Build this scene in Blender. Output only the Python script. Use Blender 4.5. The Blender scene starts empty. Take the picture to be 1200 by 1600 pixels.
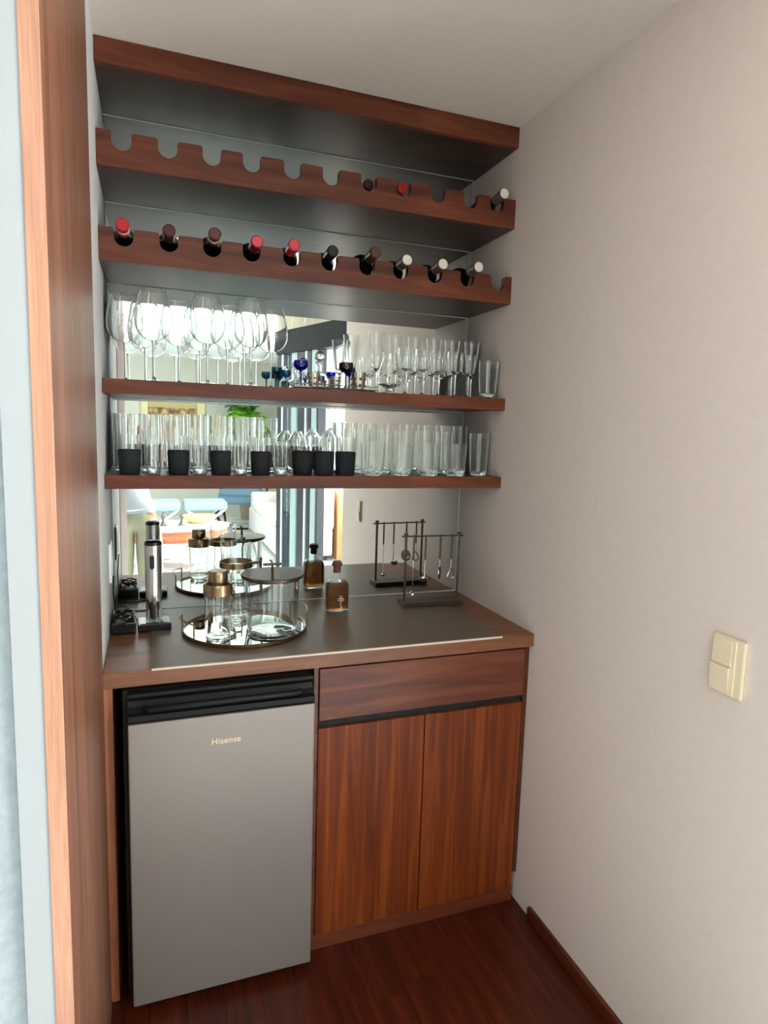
import bpy, bmesh, math, random
from mathutils import Vector, Matrix
random.seed(7)
S = bpy.context.scene
COL = S.collection
PI = math.pi

# ------------------------------------------------------------------ camera, world, lights, exposure
cam_d = bpy.data.cameras.new('camera')
cam = bpy.data.objects.new('camera', cam_d)
COL.objects.link(cam)
FW = Vector((0.34132769, 0.93134118, -0.12688194))
RT = Vector((0.93982279, -0.34033088, 0.03013333))
UP = Vector((0.01511743, 0.12953188, 0.99146001))
cam.matrix_world = Matrix(((RT.x, UP.x, -FW.x, 0.1218), (RT.y, UP.y, -FW.y, -2.2023), (RT.z, UP.z, -FW.z, 1.5377), (0, 0, 0, 1)))
cam_d.sensor_fit = 'HORIZONTAL'
cam_d.sensor_width = 36.0
cam_d.lens = 998.27 * 36.0 / 1200.0
cam_d.clip_start = 0.01
S.camera = cam

world = bpy.data.worlds.new('sky')
S.world = world
world.use_nodes = True
bg = world.node_tree.nodes['Background']
bg.inputs[0].default_value = (0.90, 0.96, 1.0, 1)
bg.inputs[1].default_value = 1.6

def area(name, loc, rot, sx, sy, power, col):
    l = bpy.data.lights.new(name, 'AREA')
    l.shape = 'RECTANGLE'; l.size = sx; l.size_y = sy; l.energy = power; l.color = col
    o = bpy.data.objects.new(name, l); COL.objects.link(o)
    o.location = loc; o.rotation_euler = rot
    return o
sun_d = bpy.data.lights.new('sun', 'SUN'); sun_d.energy = 6.0; sun_d.angle = 0.03; sun_d.color = (1.0, 0.98, 0.95)
sun = bpy.data.objects.new('sun', sun_d); COL.objects.link(sun)
sun.rotation_euler = Vector((-0.75, 0.10, -0.55)).to_track_quat('-Z', 'Y').to_euler()
area('added_ceiling_fill', (3.7, -3.9, -0.35), (0, PI * 0.78, 0), 1.6, 4.2, 460, (1.0, 0.98, 0.94))  # added upward fill that brightens the alcove ceiling, no terrace is built
# daylight coming in through the openings of the living room
area('daylight_left_window', (-3.25, -4.6, 1.45), (0, -PI / 2, 0), 2.0, 4.2, 10, (0.90, 0.97, 1.0))
area('daylight_garden_window', (2.62, -3.95, 1.45), (0, PI / 2, 0), 1.9, 4.1, 170, (0.92, 0.98, 1.0))
area('added_living_room_fill', (-0.6, -5.2, 2.58), (0, 0, 0), 1.4, 1.4, 40, (0.94, 0.98, 1.0))  # added fill aimed down at the living room floor, no fixture hangs there

S.view_settings.view_transform = 'Standard'
S.view_settings.look = 'None'
S.view_settings.exposure = 0.42
S.view_settings.gamma = 1.0
S.view_settings.use_curve_mapping = False
S.cycles.transparent_max_bounces = 64
S.cycles.max_bounces = 44
S.cycles.glossy_bounces = 8
S.cycles.transmission_bounces = 44
S.cycles.diffuse_bounces = 5
S.cycles.caustics_reflective = False
S.cycles.caustics_refractive = False
S.cycles.sample_clamp_indirect = 6.0

# ------------------------------------------------------------------ materials
def lin(c):
    return tuple(((v / 255) / 12.92 if v / 255 <= 0.04045 else ((v / 255 + 0.055) / 1.055) ** 2.4) for v in c) + (1,)
def new_mat(name):
    m = bpy.data.materials.new(name); m.use_nodes = True
    return m, m.node_tree, m.node_tree.nodes['Principled BSDF']
def setp(p, **k):
    n = {'col': 'Base Color', 'rough': 'Roughness', 'metal': 'Metallic', 'spec': 'Specular IOR Level', 'coat': 'Coat Weight', 'trans': 'Transmission Weight', 'ior': 'IOR', 'coatr': 'Coat Roughness'}
    for a, b in k.items(): p.inputs[n[a]].default_value = b
def noise(nt, scale, detail=3, mscale=(1, 1, 1), dist=0.0, rough=0.5, obj=True):
    tc = nt.nodes.new('ShaderNodeTexCoord'); mp = nt.nodes.new('ShaderNodeMapping')
    mp.inputs['Scale'].default_value = mscale
    nt.links.new(tc.outputs['Object'], mp.inputs[0])
    n = nt.nodes.new('ShaderNodeTexNoise')
    n.inputs['Scale'].default_value = scale; n.inputs['Detail'].default_value = detail
    n.inputs['Distortion'].default_value = dist; n.inputs['Roughness'].default_value = rough
    nt.links.new(mp.outputs[0], n.inputs['Vector'])
    return n
def ramp(nt, src, stops):
    r = nt.nodes.new('ShaderNodeValToRGB')
    while len(r.color_ramp.elements) < len(stops): r.color_ramp.elements.new(0.5)
    for e, (p, c) in zip(r.color_ramp.elements, stops):
        e.position = p; e.color = c
    nt.links.new(src, r.inputs[0])
    return r
def bump(nt, p, src, strength, dist=0.002):
    b = nt.nodes.new('ShaderNodeBump'); b.inputs['Strength'].default_value = strength; b.inputs['Distance'].default_value = dist
    nt.links.new(src, b.inputs['Height']); nt.links.new(b.outputs[0], p.inputs['Normal'])
def plain(name, rgb, rough=0.5, metal=0.0, spec=0.5, var=0.06, nscale=40, bmp=0.0, **kw):
    m, nt, p = new_mat(name)
    c = lin(rgb)
    n = noise(nt, nscale, 3)
    d = tuple(v * (1 - var) for v in c[:3]) + (1,); e = tuple(min(1, v * (1 + var)) for v in c[:3]) + (1,)
    r = ramp(nt, n.outputs[0], [(0.3, d), (0.7, e)])
    nt.links.new(r.outputs[0], p.inputs['Base Color'])
    setp(p, rough=rough, metal=metal, spec=spec, **kw)
    if bmp: bump(nt, p, n.outputs[0], bmp)
    return m
def wood(name, dark, mid, light, axis='x', rough=0.38, scale=1.0, coat=0.0, streak=9.0, spec=0.5, lng=None):
    """long streaks along one axis, with fine pores over them"""
    m, nt, p = new_mat(name)
    s = {'x': (0.55, 7, 7), 'y': (7, 0.55, 7), 'z': (7, 7, 0.40)}[axis]
    if lng: s = tuple(lng if v < 1 else v for v in s)
    n1 = noise(nt, streak * 0.33 * scale, 4, s, 1.1, 0.55)
    s2 = {'x': (2.2, 90, 90), 'y': (90, 2.2, 90), 'z': (90, 90, 2.2)}[axis]
    n2 = noise(nt, 4.0 * scale, 3, s2, 0.2, 0.6)
    r1 = ramp(nt, n1.outputs[0], [(0.30, lin(dark)), (0.50, lin(mid)), (0.72, lin(light))])
    r2 = ramp(nt, n2.outputs[0], [(0.35, (0.72, 0.72, 0.72, 1)), (0.6, (1, 1, 1, 1))])
    mx = nt.nodes.new('ShaderNodeMix'); mx.data_type = 'RGBA'; mx.blend_type = 'MULTIPLY'
    mx.inputs[0].default_value = 0.75
    nt.links.new(r1.outputs[0], mx.inputs[6]); nt.links.new(r2.outputs[0], mx.inputs[7])
    nt.links.new(mx.outputs[2], p.inputs['Base Color'])
    setp(p, rough=rough, coat=coat, coatr=0.25, spec=spec)
    bump(nt, p, n2.outputs[0], 0.12, 0.001)
    return m
def thin_glass(name, tint=(0.985, 0.992, 0.988), edge=(0.22, 0.26, 0.25), ior=1.5, rough=0.015, f0=0.065):
    """thin walled glass: clear face on, darker where one looks along the wall, mirror-like highlights by Fresnel"""
    m = bpy.data.materials.new(name); m.use_nodes = True
    nt = m.node_tree; nt.nodes.clear()
    out = nt.nodes.new('ShaderNodeOutputMaterial'); mix = nt.nodes.new('ShaderNodeMixShader')
    tr = nt.nodes.new('ShaderNodeBsdfTransparent'); gl = nt.nodes.new('ShaderNodeBsdfGlossy')
    lw = nt.nodes.new('ShaderNodeLayerWeight'); lw.inputs[0].default_value = 0.5
    gl.inputs['Roughness'].default_value = rough
    n = noise(nt, 30, 2)
    r = ramp(nt, lw.outputs['Facing'], [(0.0, tint + (1,)), (0.60, tuple(v * 0.98 for v in tint) + (1,)), (0.84, tuple(v * 0.72 + e * 0.28 for v, e in zip(tint, edge)) + (1,)), (1.0, edge + (1,))])
    b = nt.nodes.new('ShaderNodeBump'); b.inputs['Strength'].default_value = 0.05; b.inputs['Distance'].default_value = 0.001
    nt.links.new(n.outputs[0], b.inputs['Height']); nt.links.new(b.outputs[0], gl.inputs['Normal'])
    nt.links.new(r.outputs[0], tr.inputs[0])
    # Schlick's Fresnel, the same seen from inside and outside the wall
    pw_ = nt.nodes.new('ShaderNodeMath'); pw_.operation = 'POWER'; pw_.inputs[1].default_value = 4.5
    mm = nt.nodes.new('ShaderNodeMath'); mm.operation = 'MULTIPLY_ADD'; mm.inputs[1].default_value = 0.75; mm.inputs[2].default_value = f0
    nt.links.new(lw.outputs['Facing'], pw_.inputs[0]); nt.links.new(pw_.outputs[0], mm.inputs[0])
    nt.links.new(mm.outputs[0], mix.inputs[0]); nt.links.new(tr.outputs[0], mix.inputs[1]); nt.links.new(gl.outputs[0], mix.inputs[2])
    nt.links.new(mix.outputs[0], out.inputs[0])
    return m
def solid_glass(name, rgb=(0.95, 0.98, 0.97), ior=1.45, rough=0.0):
    m, nt, p = new_mat(name)
    n = noise(nt, 25, 2)
    bump(nt, p, n.outputs[0], 0.04, 0.001)
    p.inputs['Base Color'].default_value = rgb + (1,)
    setp(p, rough=rough, trans=1.0, ior=ior)
    return m

M = {}
M['wall'] = plain('warm_white_wall_paint', (214, 200, 190), 0.75, var=0.02, nscale=60, bmp=0.06)
M['niche_wall'] = plain('niche_wall_paint', (214, 214, 210), 0.7, var=0.02, nscale=60, bmp=0.05)
M['ceiling'] = plain('ceiling_paint', (214, 202, 190), 0.85, var=0.02, nscale=50, bmp=0.08)
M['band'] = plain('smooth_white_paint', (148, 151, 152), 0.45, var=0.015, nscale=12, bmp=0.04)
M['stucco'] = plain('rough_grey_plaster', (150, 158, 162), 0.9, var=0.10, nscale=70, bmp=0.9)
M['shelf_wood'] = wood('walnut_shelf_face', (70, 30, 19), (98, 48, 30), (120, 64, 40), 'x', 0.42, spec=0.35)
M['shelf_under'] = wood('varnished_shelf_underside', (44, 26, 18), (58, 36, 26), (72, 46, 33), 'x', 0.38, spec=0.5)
M['counter_wood'] = wood('walnut_worktop', (90, 52, 34), (124, 76, 50), (150, 96, 62), 'x', 0.36)
M['door_wood'] = wood('cedar_cabinet_door', (88, 36, 12), (114, 50, 17), (142, 70, 26), 'z', 0.42, spec=0.3, streak=15, lng=0.22)
M['drawer_wood'] = wood('cedar_drawer_front', (84, 38, 24), (108, 52, 32), (128, 68, 42), 'x', 0.38)
M['jamb_wood'] = wood('walnut_door_lining', (92, 56, 41), (118, 75, 55), (146, 96, 70), 'z', 0.45, streak=18, lng=0.15)
M['jamb_edge'] = wood('lit_lining_edge', (150, 104, 80), (172, 122, 96), (190, 140, 112), 'z', 0.5)  # paler copy of the lining wood, light on the front edge put into its colour
M['side_wood'] = wood('cabinet_side_wood', (140, 78, 50), (170, 100, 66), (190, 122, 82), 'z', 0.45)
M['floor_wood'] = wood('dark_red_parquet', (56, 18, 7), (72, 25, 10), (92, 36, 16), 'y', 0.34, spec=0.35, streak=14)
M['floor_wood_b'] = wood('dark_red_parquet_deep', (52, 17, 7), (68, 24, 10), (86, 34, 15), 'y', 0.34, spec=0.35, streak=12)
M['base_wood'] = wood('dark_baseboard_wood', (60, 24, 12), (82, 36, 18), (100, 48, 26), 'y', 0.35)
M['slab'] = plain('taupe_stone_slab', (104, 88, 74), 0.40, var=0.08, nscale=160, bmp=0.03)
M['slab_edge'] = plain('pale_slab_edge', (214, 196, 180), 0.5, var=0.05)
M['steel'] = plain('brushed_grey_fridge_door', (144, 134, 129), 0.40, metal=0.45, var=0.05, nscale=220)
M['black_plastic'] = plain('glossy_black_plastic', (13, 13, 15), 0.22, var=0.1)
M['black_matte'] = plain('matte_black', (14, 14, 15), 0.7, var=0.1)
M['fridge_black'] = plain('satin_black_fridge_trim', (7, 7, 8), 0.5, spec=0.3, var=0.1)
M['logo'] = plain('pale_gold_logo', (226, 200, 160), 0.4, metal=0.2)
M['mirror'] = None
def mirror_mat():
    m = bpy.data.materials.new('mirror_glass'); m.use_nodes = True; nt = m.node_tree; nt.nodes.clear()
    o = nt.nodes.new('ShaderNodeOutputMaterial'); g = nt.nodes.new('ShaderNodeBsdfGlossy')
    n = noise(nt, 3, 2)
    r = ramp(nt, n.outputs[0], [(0.3, (0.84, 0.885, 0.865, 1)), (0.7, (0.86, 0.90, 0.88, 1))])
    nt.links.new(r.outputs[0], g.inputs[0]); g.inputs['Roughness'].default_value = 0.0
    nt.links.new(g.outputs[0], o.inputs[0]); return m
M['mirror'] = mirror_mat()
M['glass_edge'] = plain('polished_mirror_edge', (226, 234, 228), 0.35, metal=0.0)
M['glass'] = solid_glass('clear_drinking_glass', (0.99, 1.0, 0.995), 1.45)
M['glass2'] = solid_glass('clear_barware_glass', (0.99, 1.0, 0.995), 1.45)
M['base_glass'] = solid_glass('thick_glass_base')
M['bottle_clear'] = thin_glass('clear_bottle_wall', (0.97, 0.98, 0.975), (0.25, 0.28, 0.27), f0=0.012)
M['blue_glass'] = thin_glass('cobalt_blue_glass', (0.05, 0.13, 0.62), (0.01, 0.02, 0.15))
M['purple_glass'] = thin_glass('amethyst_glass', (0.26, 0.07, 0.22), (0.05, 0.01, 0.06))
M['teal_glass'] = thin_glass('teal_glass', (0.22, 0.52, 0.62), (0.04, 0.14, 0.18))
M['smoke_glass'] = solid_glass('heavy_clear_glass', (0.93, 0.96, 0.955), 1.45)
M['silver'] = plain('tarnished_silver', (200, 198, 190), 0.22, metal=1.0, var=0.15, nscale=200, bmp=0.2)
M['steel_tool'] = plain('polished_steel', (214, 212, 208), 0.16, metal=1.0)
M['brass'] = plain('antique_brass', (150, 130, 100), 0.30, metal=1.0, var=0.12)
M['dark_bronze'] = plain('dark_bronze', (96, 84, 74), 0.36, metal=0.9, var=0.12)
M['rack_wood'] = plain('dark_rack_base', (62, 46, 38), 0.4, var=0.15)
M['tequila'] = solid_glass('amber_spirit', (0.30, 0.10, 0.015), 1.20)
M['tequila'].node_tree.nodes['Principled BSDF'].inputs['Transmission Weight'].default_value = 0.85
M['tequila'].node_tree.nodes['Principled BSDF'].inputs['Specular IOR Level'].default_value = 0.15
M['cork'] = plain('brown_cork_stopper', (112, 66, 50), 0.6, var=0.15, nscale=90)
M['white_print'] = plain('white_print', (240, 236, 226), 0.4)
M['black_fabric'] = plain('black_ribbed_sleeve', (20, 21, 26), 0.85, var=0.2, nscale=200, bmp=0.5)
M['bottle_green'] = plain('dark_bottle_glass', (12, 16, 12), 0.2, spec=0.35)
M['cream_plastic'] = plain('cream_switch_plastic', (222, 206, 176), 0.4, var=0.02)
M['outlet_white'] = plain('white_outlet_plastic', (226, 226, 222), 0.35, var=0.02)
for n, c, r in [('cap_red', (176, 30, 42), .35), ('cap_maroon', (66, 24, 30), .35), ('cap_brown', (84, 38, 36), .35), ('cap_crimson', (120, 18, 38), .3), ('cap_rose', (190, 58, 66), .35), ('cap_black', (16, 15, 18), .3), ('cap_bronze', (70, 48, 32), .35), ('cap_taupe', (92, 78, 68), .4), ('cap_silver', (222, 216, 206), .35), ('cap_wine', (150, 26, 30), .35), ('label_cream', (210, 196, 160), .6)]:
    M[n] = plain(n + '_foil', c, r, metal=0.15)
# living room
M['marble'] = None
def marble():
    m, nt, p = new_mat('pale_marble_floor')
    n = noise(nt, 1.6, 6, (1, 1, 1), 1.6)
    r = ramp(nt, n.outputs[0], [(0.35, lin((190, 208, 214))), (0.52, lin((232, 238, 238))), (0.75, lin((244, 246, 244)))])
    nt.links.new(r.outputs[0], p.inputs['Base Color']); setp(p, rough=0.25); return m
M['marble'] = marble()
def rugm():
    m, nt, p = new_mat('blue_grey_rug')
    n = noise(nt, 3.0, 5, (1, 3, 1), 2.0)
    r = ramp(nt, n.outputs[0], [(0.35, lin((120, 150, 166))), (0.5, lin((206, 220, 224))), (0.65, lin((236, 240, 240)))])
    nt.links.new(r.outputs[0], p.inputs['Base Color']); setp(p, rough=0.95); return m
M['rug'] = rugm()
M['living_wall'] = plain('living_room_wall', (206, 204, 190), 0.8, var=0.03)
M['living_ceiling'] = plain('living_room_ceiling', (244, 246, 244), 0.85, var=0.02)
M['white_lacquer'] = plain('white_lacquer', (238, 240, 238), 0.35, var=0.02)
M['orange_wood'] = wood('orange_tropical_wood', (170, 92, 62), (200, 118, 82), (216, 140, 100), 'x', 0.35)
M['orange_wood_v'] = wood('orange_cupboard_wood', (206, 142, 92), (226, 166, 112), (238, 186, 134), 'z', 0.4)
M['blue_fabric'] = plain('pale_blue_fabric', (168, 194, 208), 0.85, var=0.12, nscale=60, bmp=0.2)
M['blue_velvet'] = plain('slate_blue_velvet', (104, 132, 150), 0.8, var=0.12, nscale=60, bmp=0.2)
M['dark_leg'] = plain('dark_carved_wood', (66, 36, 30), 0.4, var=0.15)
M['sofa'] = plain('white_sofa_fabric', (226, 218, 212), 0.9, var=0.04, nscale=60, bmp=0.2)
M['basket'] = plain('straw_basket', (214, 196, 144), 0.9, var=0.25, nscale=90, bmp=0.8)
M['figurine'] = plain('grey_bronze_figurine', (96, 92, 90), 0.4, metal=0.4, var=0.2)
M['alu_dark'] = plain('dark_grey_aluminium', (42, 45, 53), 0.45, metal=0.2, var=0.05)
M['beam'] = plain('dark_beam_paint', (13, 14, 14), 0.55, spec=0.2, var=0.05)
M['alu_light'] = plain('pale_aluminium', (214, 220, 222), 0.35, metal=0.2, var=0.04)
M['teal_frame'] = plain('pale_teal_frame', (170, 192, 192), 0.45, var=0.05)
M['pane'] = thin_glass('window_pane', (0.90, 0.96, 0.95), (0.5, 0.6, 0.6))
M['curtain'] = plain('cream_curtain_cloth', (226, 216, 196), 0.9, var=0.05)
M['leaf'] = plain('palm_leaf_green', (120, 186, 50), 0.5, var=0.35, nscale=12)
M['leaf_dark'] = plain('palm_leaf_dark', (64, 112, 48), 0.5, var=0.35, nscale=12)
M['pot'] = plain('terracotta_pot', (168, 150, 130), 0.7, var=0.1)
M['frame_yellow'] = plain('pale_yellow_picture_frame', (222, 210, 160), 0.5, var=0.05)
def picture():
    m, nt, p = new_mat('pebble_picture')
    tc = nt.nodes.new('ShaderNodeTexCoord'); v = nt.nodes.new('ShaderNodeTexVoronoi'); v.inputs['Scale'].default_value = 11
    nt.links.new(tc.outputs['Object'], v.inputs['Vector'])
    r = ramp(nt, v.outputs['Distance'], [(0.0, lin((232, 206, 150))), (0.35, lin((186, 148, 96))), (0.7, lin((110, 78, 56)))])
    sx = nt.nodes.new('ShaderNodeSeparateXYZ'); nt.links.new(tc.outputs['Object'], sx.inputs[0])
    gt = nt.nodes.new('ShaderNodeMath'); gt.operation = 'GREATER_THAN'; gt.inputs[1].default_value = 1.80
    nt.links.new(sx.outputs['Z'], gt.inputs[0])
    mx = nt.nodes.new('ShaderNodeMix'); mx.data_type = 'RGBA'
    nt.links.new(gt.outputs[0], mx.inputs[0]); nt.links.new(r.outputs[0], mx.inputs[6]); mx.inputs[7].default_value = lin((190, 176, 120))
    nt.links.new(mx.outputs[2], p.inputs['Base Color']); setp(p, rough=0.6); return m
M['picture'] = picture()
M['skin'] = plain('skin', (196, 146, 118), 0.5, var=0.04)
M['shirt'] = plain('white_shirt_cloth', (226, 234, 242), 0.85, var=0.03, nscale=20, bmp=0.3)
M['khaki'] = plain('khaki_trouser_cloth', (190, 186, 156), 0.9, var=0.08, nscale=14, bmp=0.3)
M['hair'] = plain('dark_brown_hair', (44, 32, 26), 0.6, var=0.2)
M['shoe'] = plain('brown_shoe_leather', (96, 66, 46), 0.4)

# ------------------------------------------------------------------ mesh helpers
class MB:
    def __init__(s): s.v = []; s.f = []; s.mi = []
    def add(s, vs, fs, mi=0):
        o = len(s.v); s.v += [tuple(v) for v in vs]; s.f += [tuple(i + o for i in f) for f in fs]; s.mi += [mi] * len(fs)
        return s
    def box(s, x0, x1, y0, y1, z0, z1, mi=0):
        v = [(x, y, z) for z in (z0, z1) for y in (y0, y1) for x in (x0, x1)]
        return s.add(v, [(0, 2, 3, 1), (4, 5, 7, 6), (0, 1, 5, 4), (2, 6, 7, 3), (0, 4, 6, 2), (1, 3, 7, 5)], mi)
    def lathe(s, prof, n=28, c=(0, 0, 0), mi=0, sx=1, sy=1):
        vs = []; fs = []; rings = []
        for r, z in prof:
            if r < 1e-6:
                rings.append([len(vs)]); vs.append((c[0], c[1], c[2] + z))
            else:
                rings.append(list(range(len(vs), len(vs) + n)))
                vs += [(c[0] + sx * r * math.cos(2 * PI * k / n), c[1] + sy * r * math.sin(2 * PI * k / n), c[2] + z) for k in range(n)]
        for a, b in zip(rings, rings[1:]):
            for k in range(n):
                k2 = (k + 1) % n
                if len(a) == 1 and len(b) == 1: break
                if len(a) == 1: fs.append((a[0], b[k], b[k2])[::-1] if False else (a[0], b[k2], b[k]))
                elif len(b) == 1: fs.append((a[k], a[k2], b[0]))
                else: fs.append((a[k], a[k2], b[k2], b[k]))
        return s.add(vs, fs, mi)
    def tube(s, pts, r, n=8, mi=0, closed=False):
        pts = [Vector(p) for p in pts]; rad = r if isinstance(r, (list, tuple)) else [r] * len(pts)
        vs = []; fs = []; L = len(pts); prev = None
        for i, p in enumerate(pts):
            if closed: t = (pts[(i + 1) % L] - pts[i - 1]).normalized()
            else: t = (pts[min(i + 1, L - 1)] - pts[max(i - 1, 0)]).normalized()
            if prev is None: a = t.orthogonal().normalized()
            else: a = (prev - t * prev.dot(t)).normalized()
            prev = a; b = t.cross(a)
            vs += [p + (a * math.cos(2 * PI * k / n) + b * math.sin(2 * PI * k / n)) * rad[i] for k in range(n)]
        R = L if closed else L - 1
        for i in range(R):
            j = (i + 1) % L
            for k in range(n):
                k2 = (k + 1) % n
                fs.append((i * n + k, i * n + k2, j * n + k2, j * n + k))
        if not closed:
            fs.append(tuple(range(n))[::-1]); fs.append(tuple((L - 1) * n + k for k in range(n)))
        return s.add(vs, fs, mi)
    def prism(s, poly, y0, y1, mi=0, plane='xz'):
        n = len(poly)
        mk = (lambda a, b, c: (a, c, b)) if plane == 'xz' else ((lambda a, b, c: (a, b, c)) if plane == 'xy' else (lambda a, b, c: (c, a, b)))
        vs = [mk(a, b, y0) for a, b in poly] + [mk(a, b, y1) for a, b in poly]
        fs = [tuple(range(n)), tuple(range(2 * n - 1, n - 1, -1))] + [(k, k + n, (k + 1) % n + n, (k + 1) % n) for k in range(n)]
        return s.add(vs, fs, mi)
    def build(s, name, mats, parent=None, smooth=False, bevel=0.0, loc=None, seg=2):
        me = bpy.data.meshes.new(name); me.from_pydata(s.v, [], s.f)
        if not isinstance(mats, (list, tuple)): mats = [mats]
        for m in mats: me.materials.append(M[m] if isinstance(m, str) else m)
        for p, i in zip(me.polygons, s.mi): p.material_index = i
        bm = bmesh.new(); bm.from_mesh(me); bmesh.ops.recalc_face_normals(bm, faces=bm.faces)
        if bevel:
            bmesh.ops.bevel(bm, geom=[e for e in bm.edges if e.calc_face_angle(0) > 0.6], offset=bevel, segments=seg, affect='EDGES', profile=0.6, clamp_overlap=True)
        bm.to_mesh(me); bm.free()
        if smooth:
            for p in me.polygons: p.use_smooth = True
            try: me.set_sharp_from_angle(angle=math.radians(38))
            except Exception: pass
        o = bpy.data.objects.new(name, me); COL.objects.link(o)
        if parent: o.parent = parent
        if loc: o.location = loc
        return o
def B(name, mat, x0, x1, y0, y1, z0, z1, parent=None, bevel=0.0015):
    return MB().box(x0, x1, y0, y1, z0, z1).build(name, mat, parent, bevel=bevel)
def tag(o, label=None, cat=None, group=None, kind=None):
    if label: o['label'] = label
    if cat: o['category'] = cat
    if group: o['group'] = group
    if kind: o['kind'] = kind
    return o
def E(name, loc, label, cat, group=None, rz=0.0):
    o = bpy.data.objects.new(name, None); COL.objects.link(o)
    o.empty_display_size = 0.05; o.location = loc; o.rotation_euler = (0, 0, rz)
    return tag(o, label, cat, group)
def struct(name, mat, *b, label=None, bevel=0.0, parent=None):
    o = B(name, mat, *b, bevel=bevel, parent=parent)
    o['kind'] = 'structure'
    if label: o['label'] = label
    return o
KIDS = {}
def copy_tree(o, parent=None):
    c = o.copy(); COL.objects.link(c); c.parent = parent
    for ch in [k for k in KID[o.name]]: copy_tree(ch, c)
    return c
KID = {}
def register(root):
    for o in [root] + list(root.children_recursive): KID[o.name] = list(o.children)
ORD = ['leftmost', 'second', 'third', 'fourth', 'fifth', 'sixth', 'seventh', 'eighth', 'ninth', 'tenth', 'eleventh', 'twelfth', 'thirteenth', 'fourteenth', 'fifteenth', 'sixteenth', 'seventeenth', 'eighteenth']
def nth(i): return 'first' if i == 0 else ORD[i]

W = 1.2405; H = 2.5057
# ------------------------------------------------------------------ the alcove
WF = E('floor', (0, 0, 0), 'dark reddish wooden plank floor of the bar alcove', 'floor'); WF['kind'] = 'structure'
B('subfloor', 'black_matte', -0.02, W, -1.70, 0, -0.05, -0.012, WF, 0)
pw = 0.0954
k = 0
for i in range(13):
    y = -1.70 - 0.0; off = [0.42, 0.95, 0.18, 0.70, 1.15, 0.33][i % 6]
    cuts = [-1.70] + sorted([c for c in (-1.70 + off, -1.70 + off + 0.80) if -1.65 < c < -0.1]) + [-0.001]
    for a, b in zip(cuts, cuts[1:]):
        B('plank', 'floor_wood' if (i * 7 + k) % 3 else 'floor_wood_b', i * pw + 0.0003, (i + 1) * pw - 0.0003, a + 0.0003, b - 0.0003, -0.012, 0.0, WF, 0.0004)
        k += 1
struct('wall_right', 'wall', W, W + 0.14, -1.60, 0.12, -0.05, 2.75, label='warm white plaster wall to the right of the bar, with the cream switch on it')
struct('wall_back', 'niche_wall', -0.12, W + 0.14, 0.006, 0.12, -0.05, 2.75, label='wall at the back of the niche, behind the mirror panels')
struct('wall_left', 'niche_wall', -0.30, 0.0, -0.556, 0.006, -0.05, 2.75, label='pale grey side wall of the niche at its left')
struct('ceiling', 'ceiling', -3.2, 2.5, -1.66, 0.12, H, H + 0.25, label='matte white ceiling over the bar alcove')
struct('trim_1', 'jamb_wood', -0.020, 0.0025, -1.2595, -0.556, -0.002, H - 0.001, label='tall reddish wooden lining board of the opening', bevel=0.001)
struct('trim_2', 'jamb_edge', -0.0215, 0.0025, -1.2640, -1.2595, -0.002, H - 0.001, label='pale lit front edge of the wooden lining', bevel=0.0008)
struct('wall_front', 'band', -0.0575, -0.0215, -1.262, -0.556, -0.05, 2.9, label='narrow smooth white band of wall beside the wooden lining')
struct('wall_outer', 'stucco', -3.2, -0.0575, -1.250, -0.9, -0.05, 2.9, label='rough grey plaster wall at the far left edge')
struct('baseboard_right', 'base_wood', W - 0.014, W, -1.60, -0.622, 0.0, 0.045, label='low dark red wooden skirting along the right wall', bevel=0.004)

# mirror panels, one behind each gap between the shelves
Z = dict(b1=2.4435, t2=2.2848, b2=2.1968, t3=2.0458, b3=1.9604, t4=1.6545, b4=1.6155, t5=1.3923, b5=1.3543, ct=0.92)
gaps = [(2.2168, Z['b1'], 'between the top board and the upper bottle rack'), (1.9804, Z['b2'], 'between the two bottle racks'), (Z['t4'], Z['b3'], 'behind the wine glasses'), (Z['t5'], Z['b4'], 'behind the tumblers on the lowest shelf'), (0.9232, Z['b5'], 'behind the counter, largest and lowest of the mirror')]
for a, b, w in gaps:
    t = E('mirror_panel', (0, 0, a), 'frameless mirror panel ' + w, 'mirror', 'mirror panels at the back of the niche')
    h = b - a
    MB().box(0.002, W - 0.004, 0.0, 0.005, 0.0, h).build('mirror_glass', 'mirror', t)
    e = MB()
    e.box(0.002, W - 0.004, -0.0012, 0.0, 0.0, 0.0022).box(0.002, W - 0.004, -0.0012, 0.0, h - 0.0022, h).box(W - 0.0054, W - 0.004, -0.0012, 0.0, 0, h)
    e.build('polished_edge', 'glass_edge', t)

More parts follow.
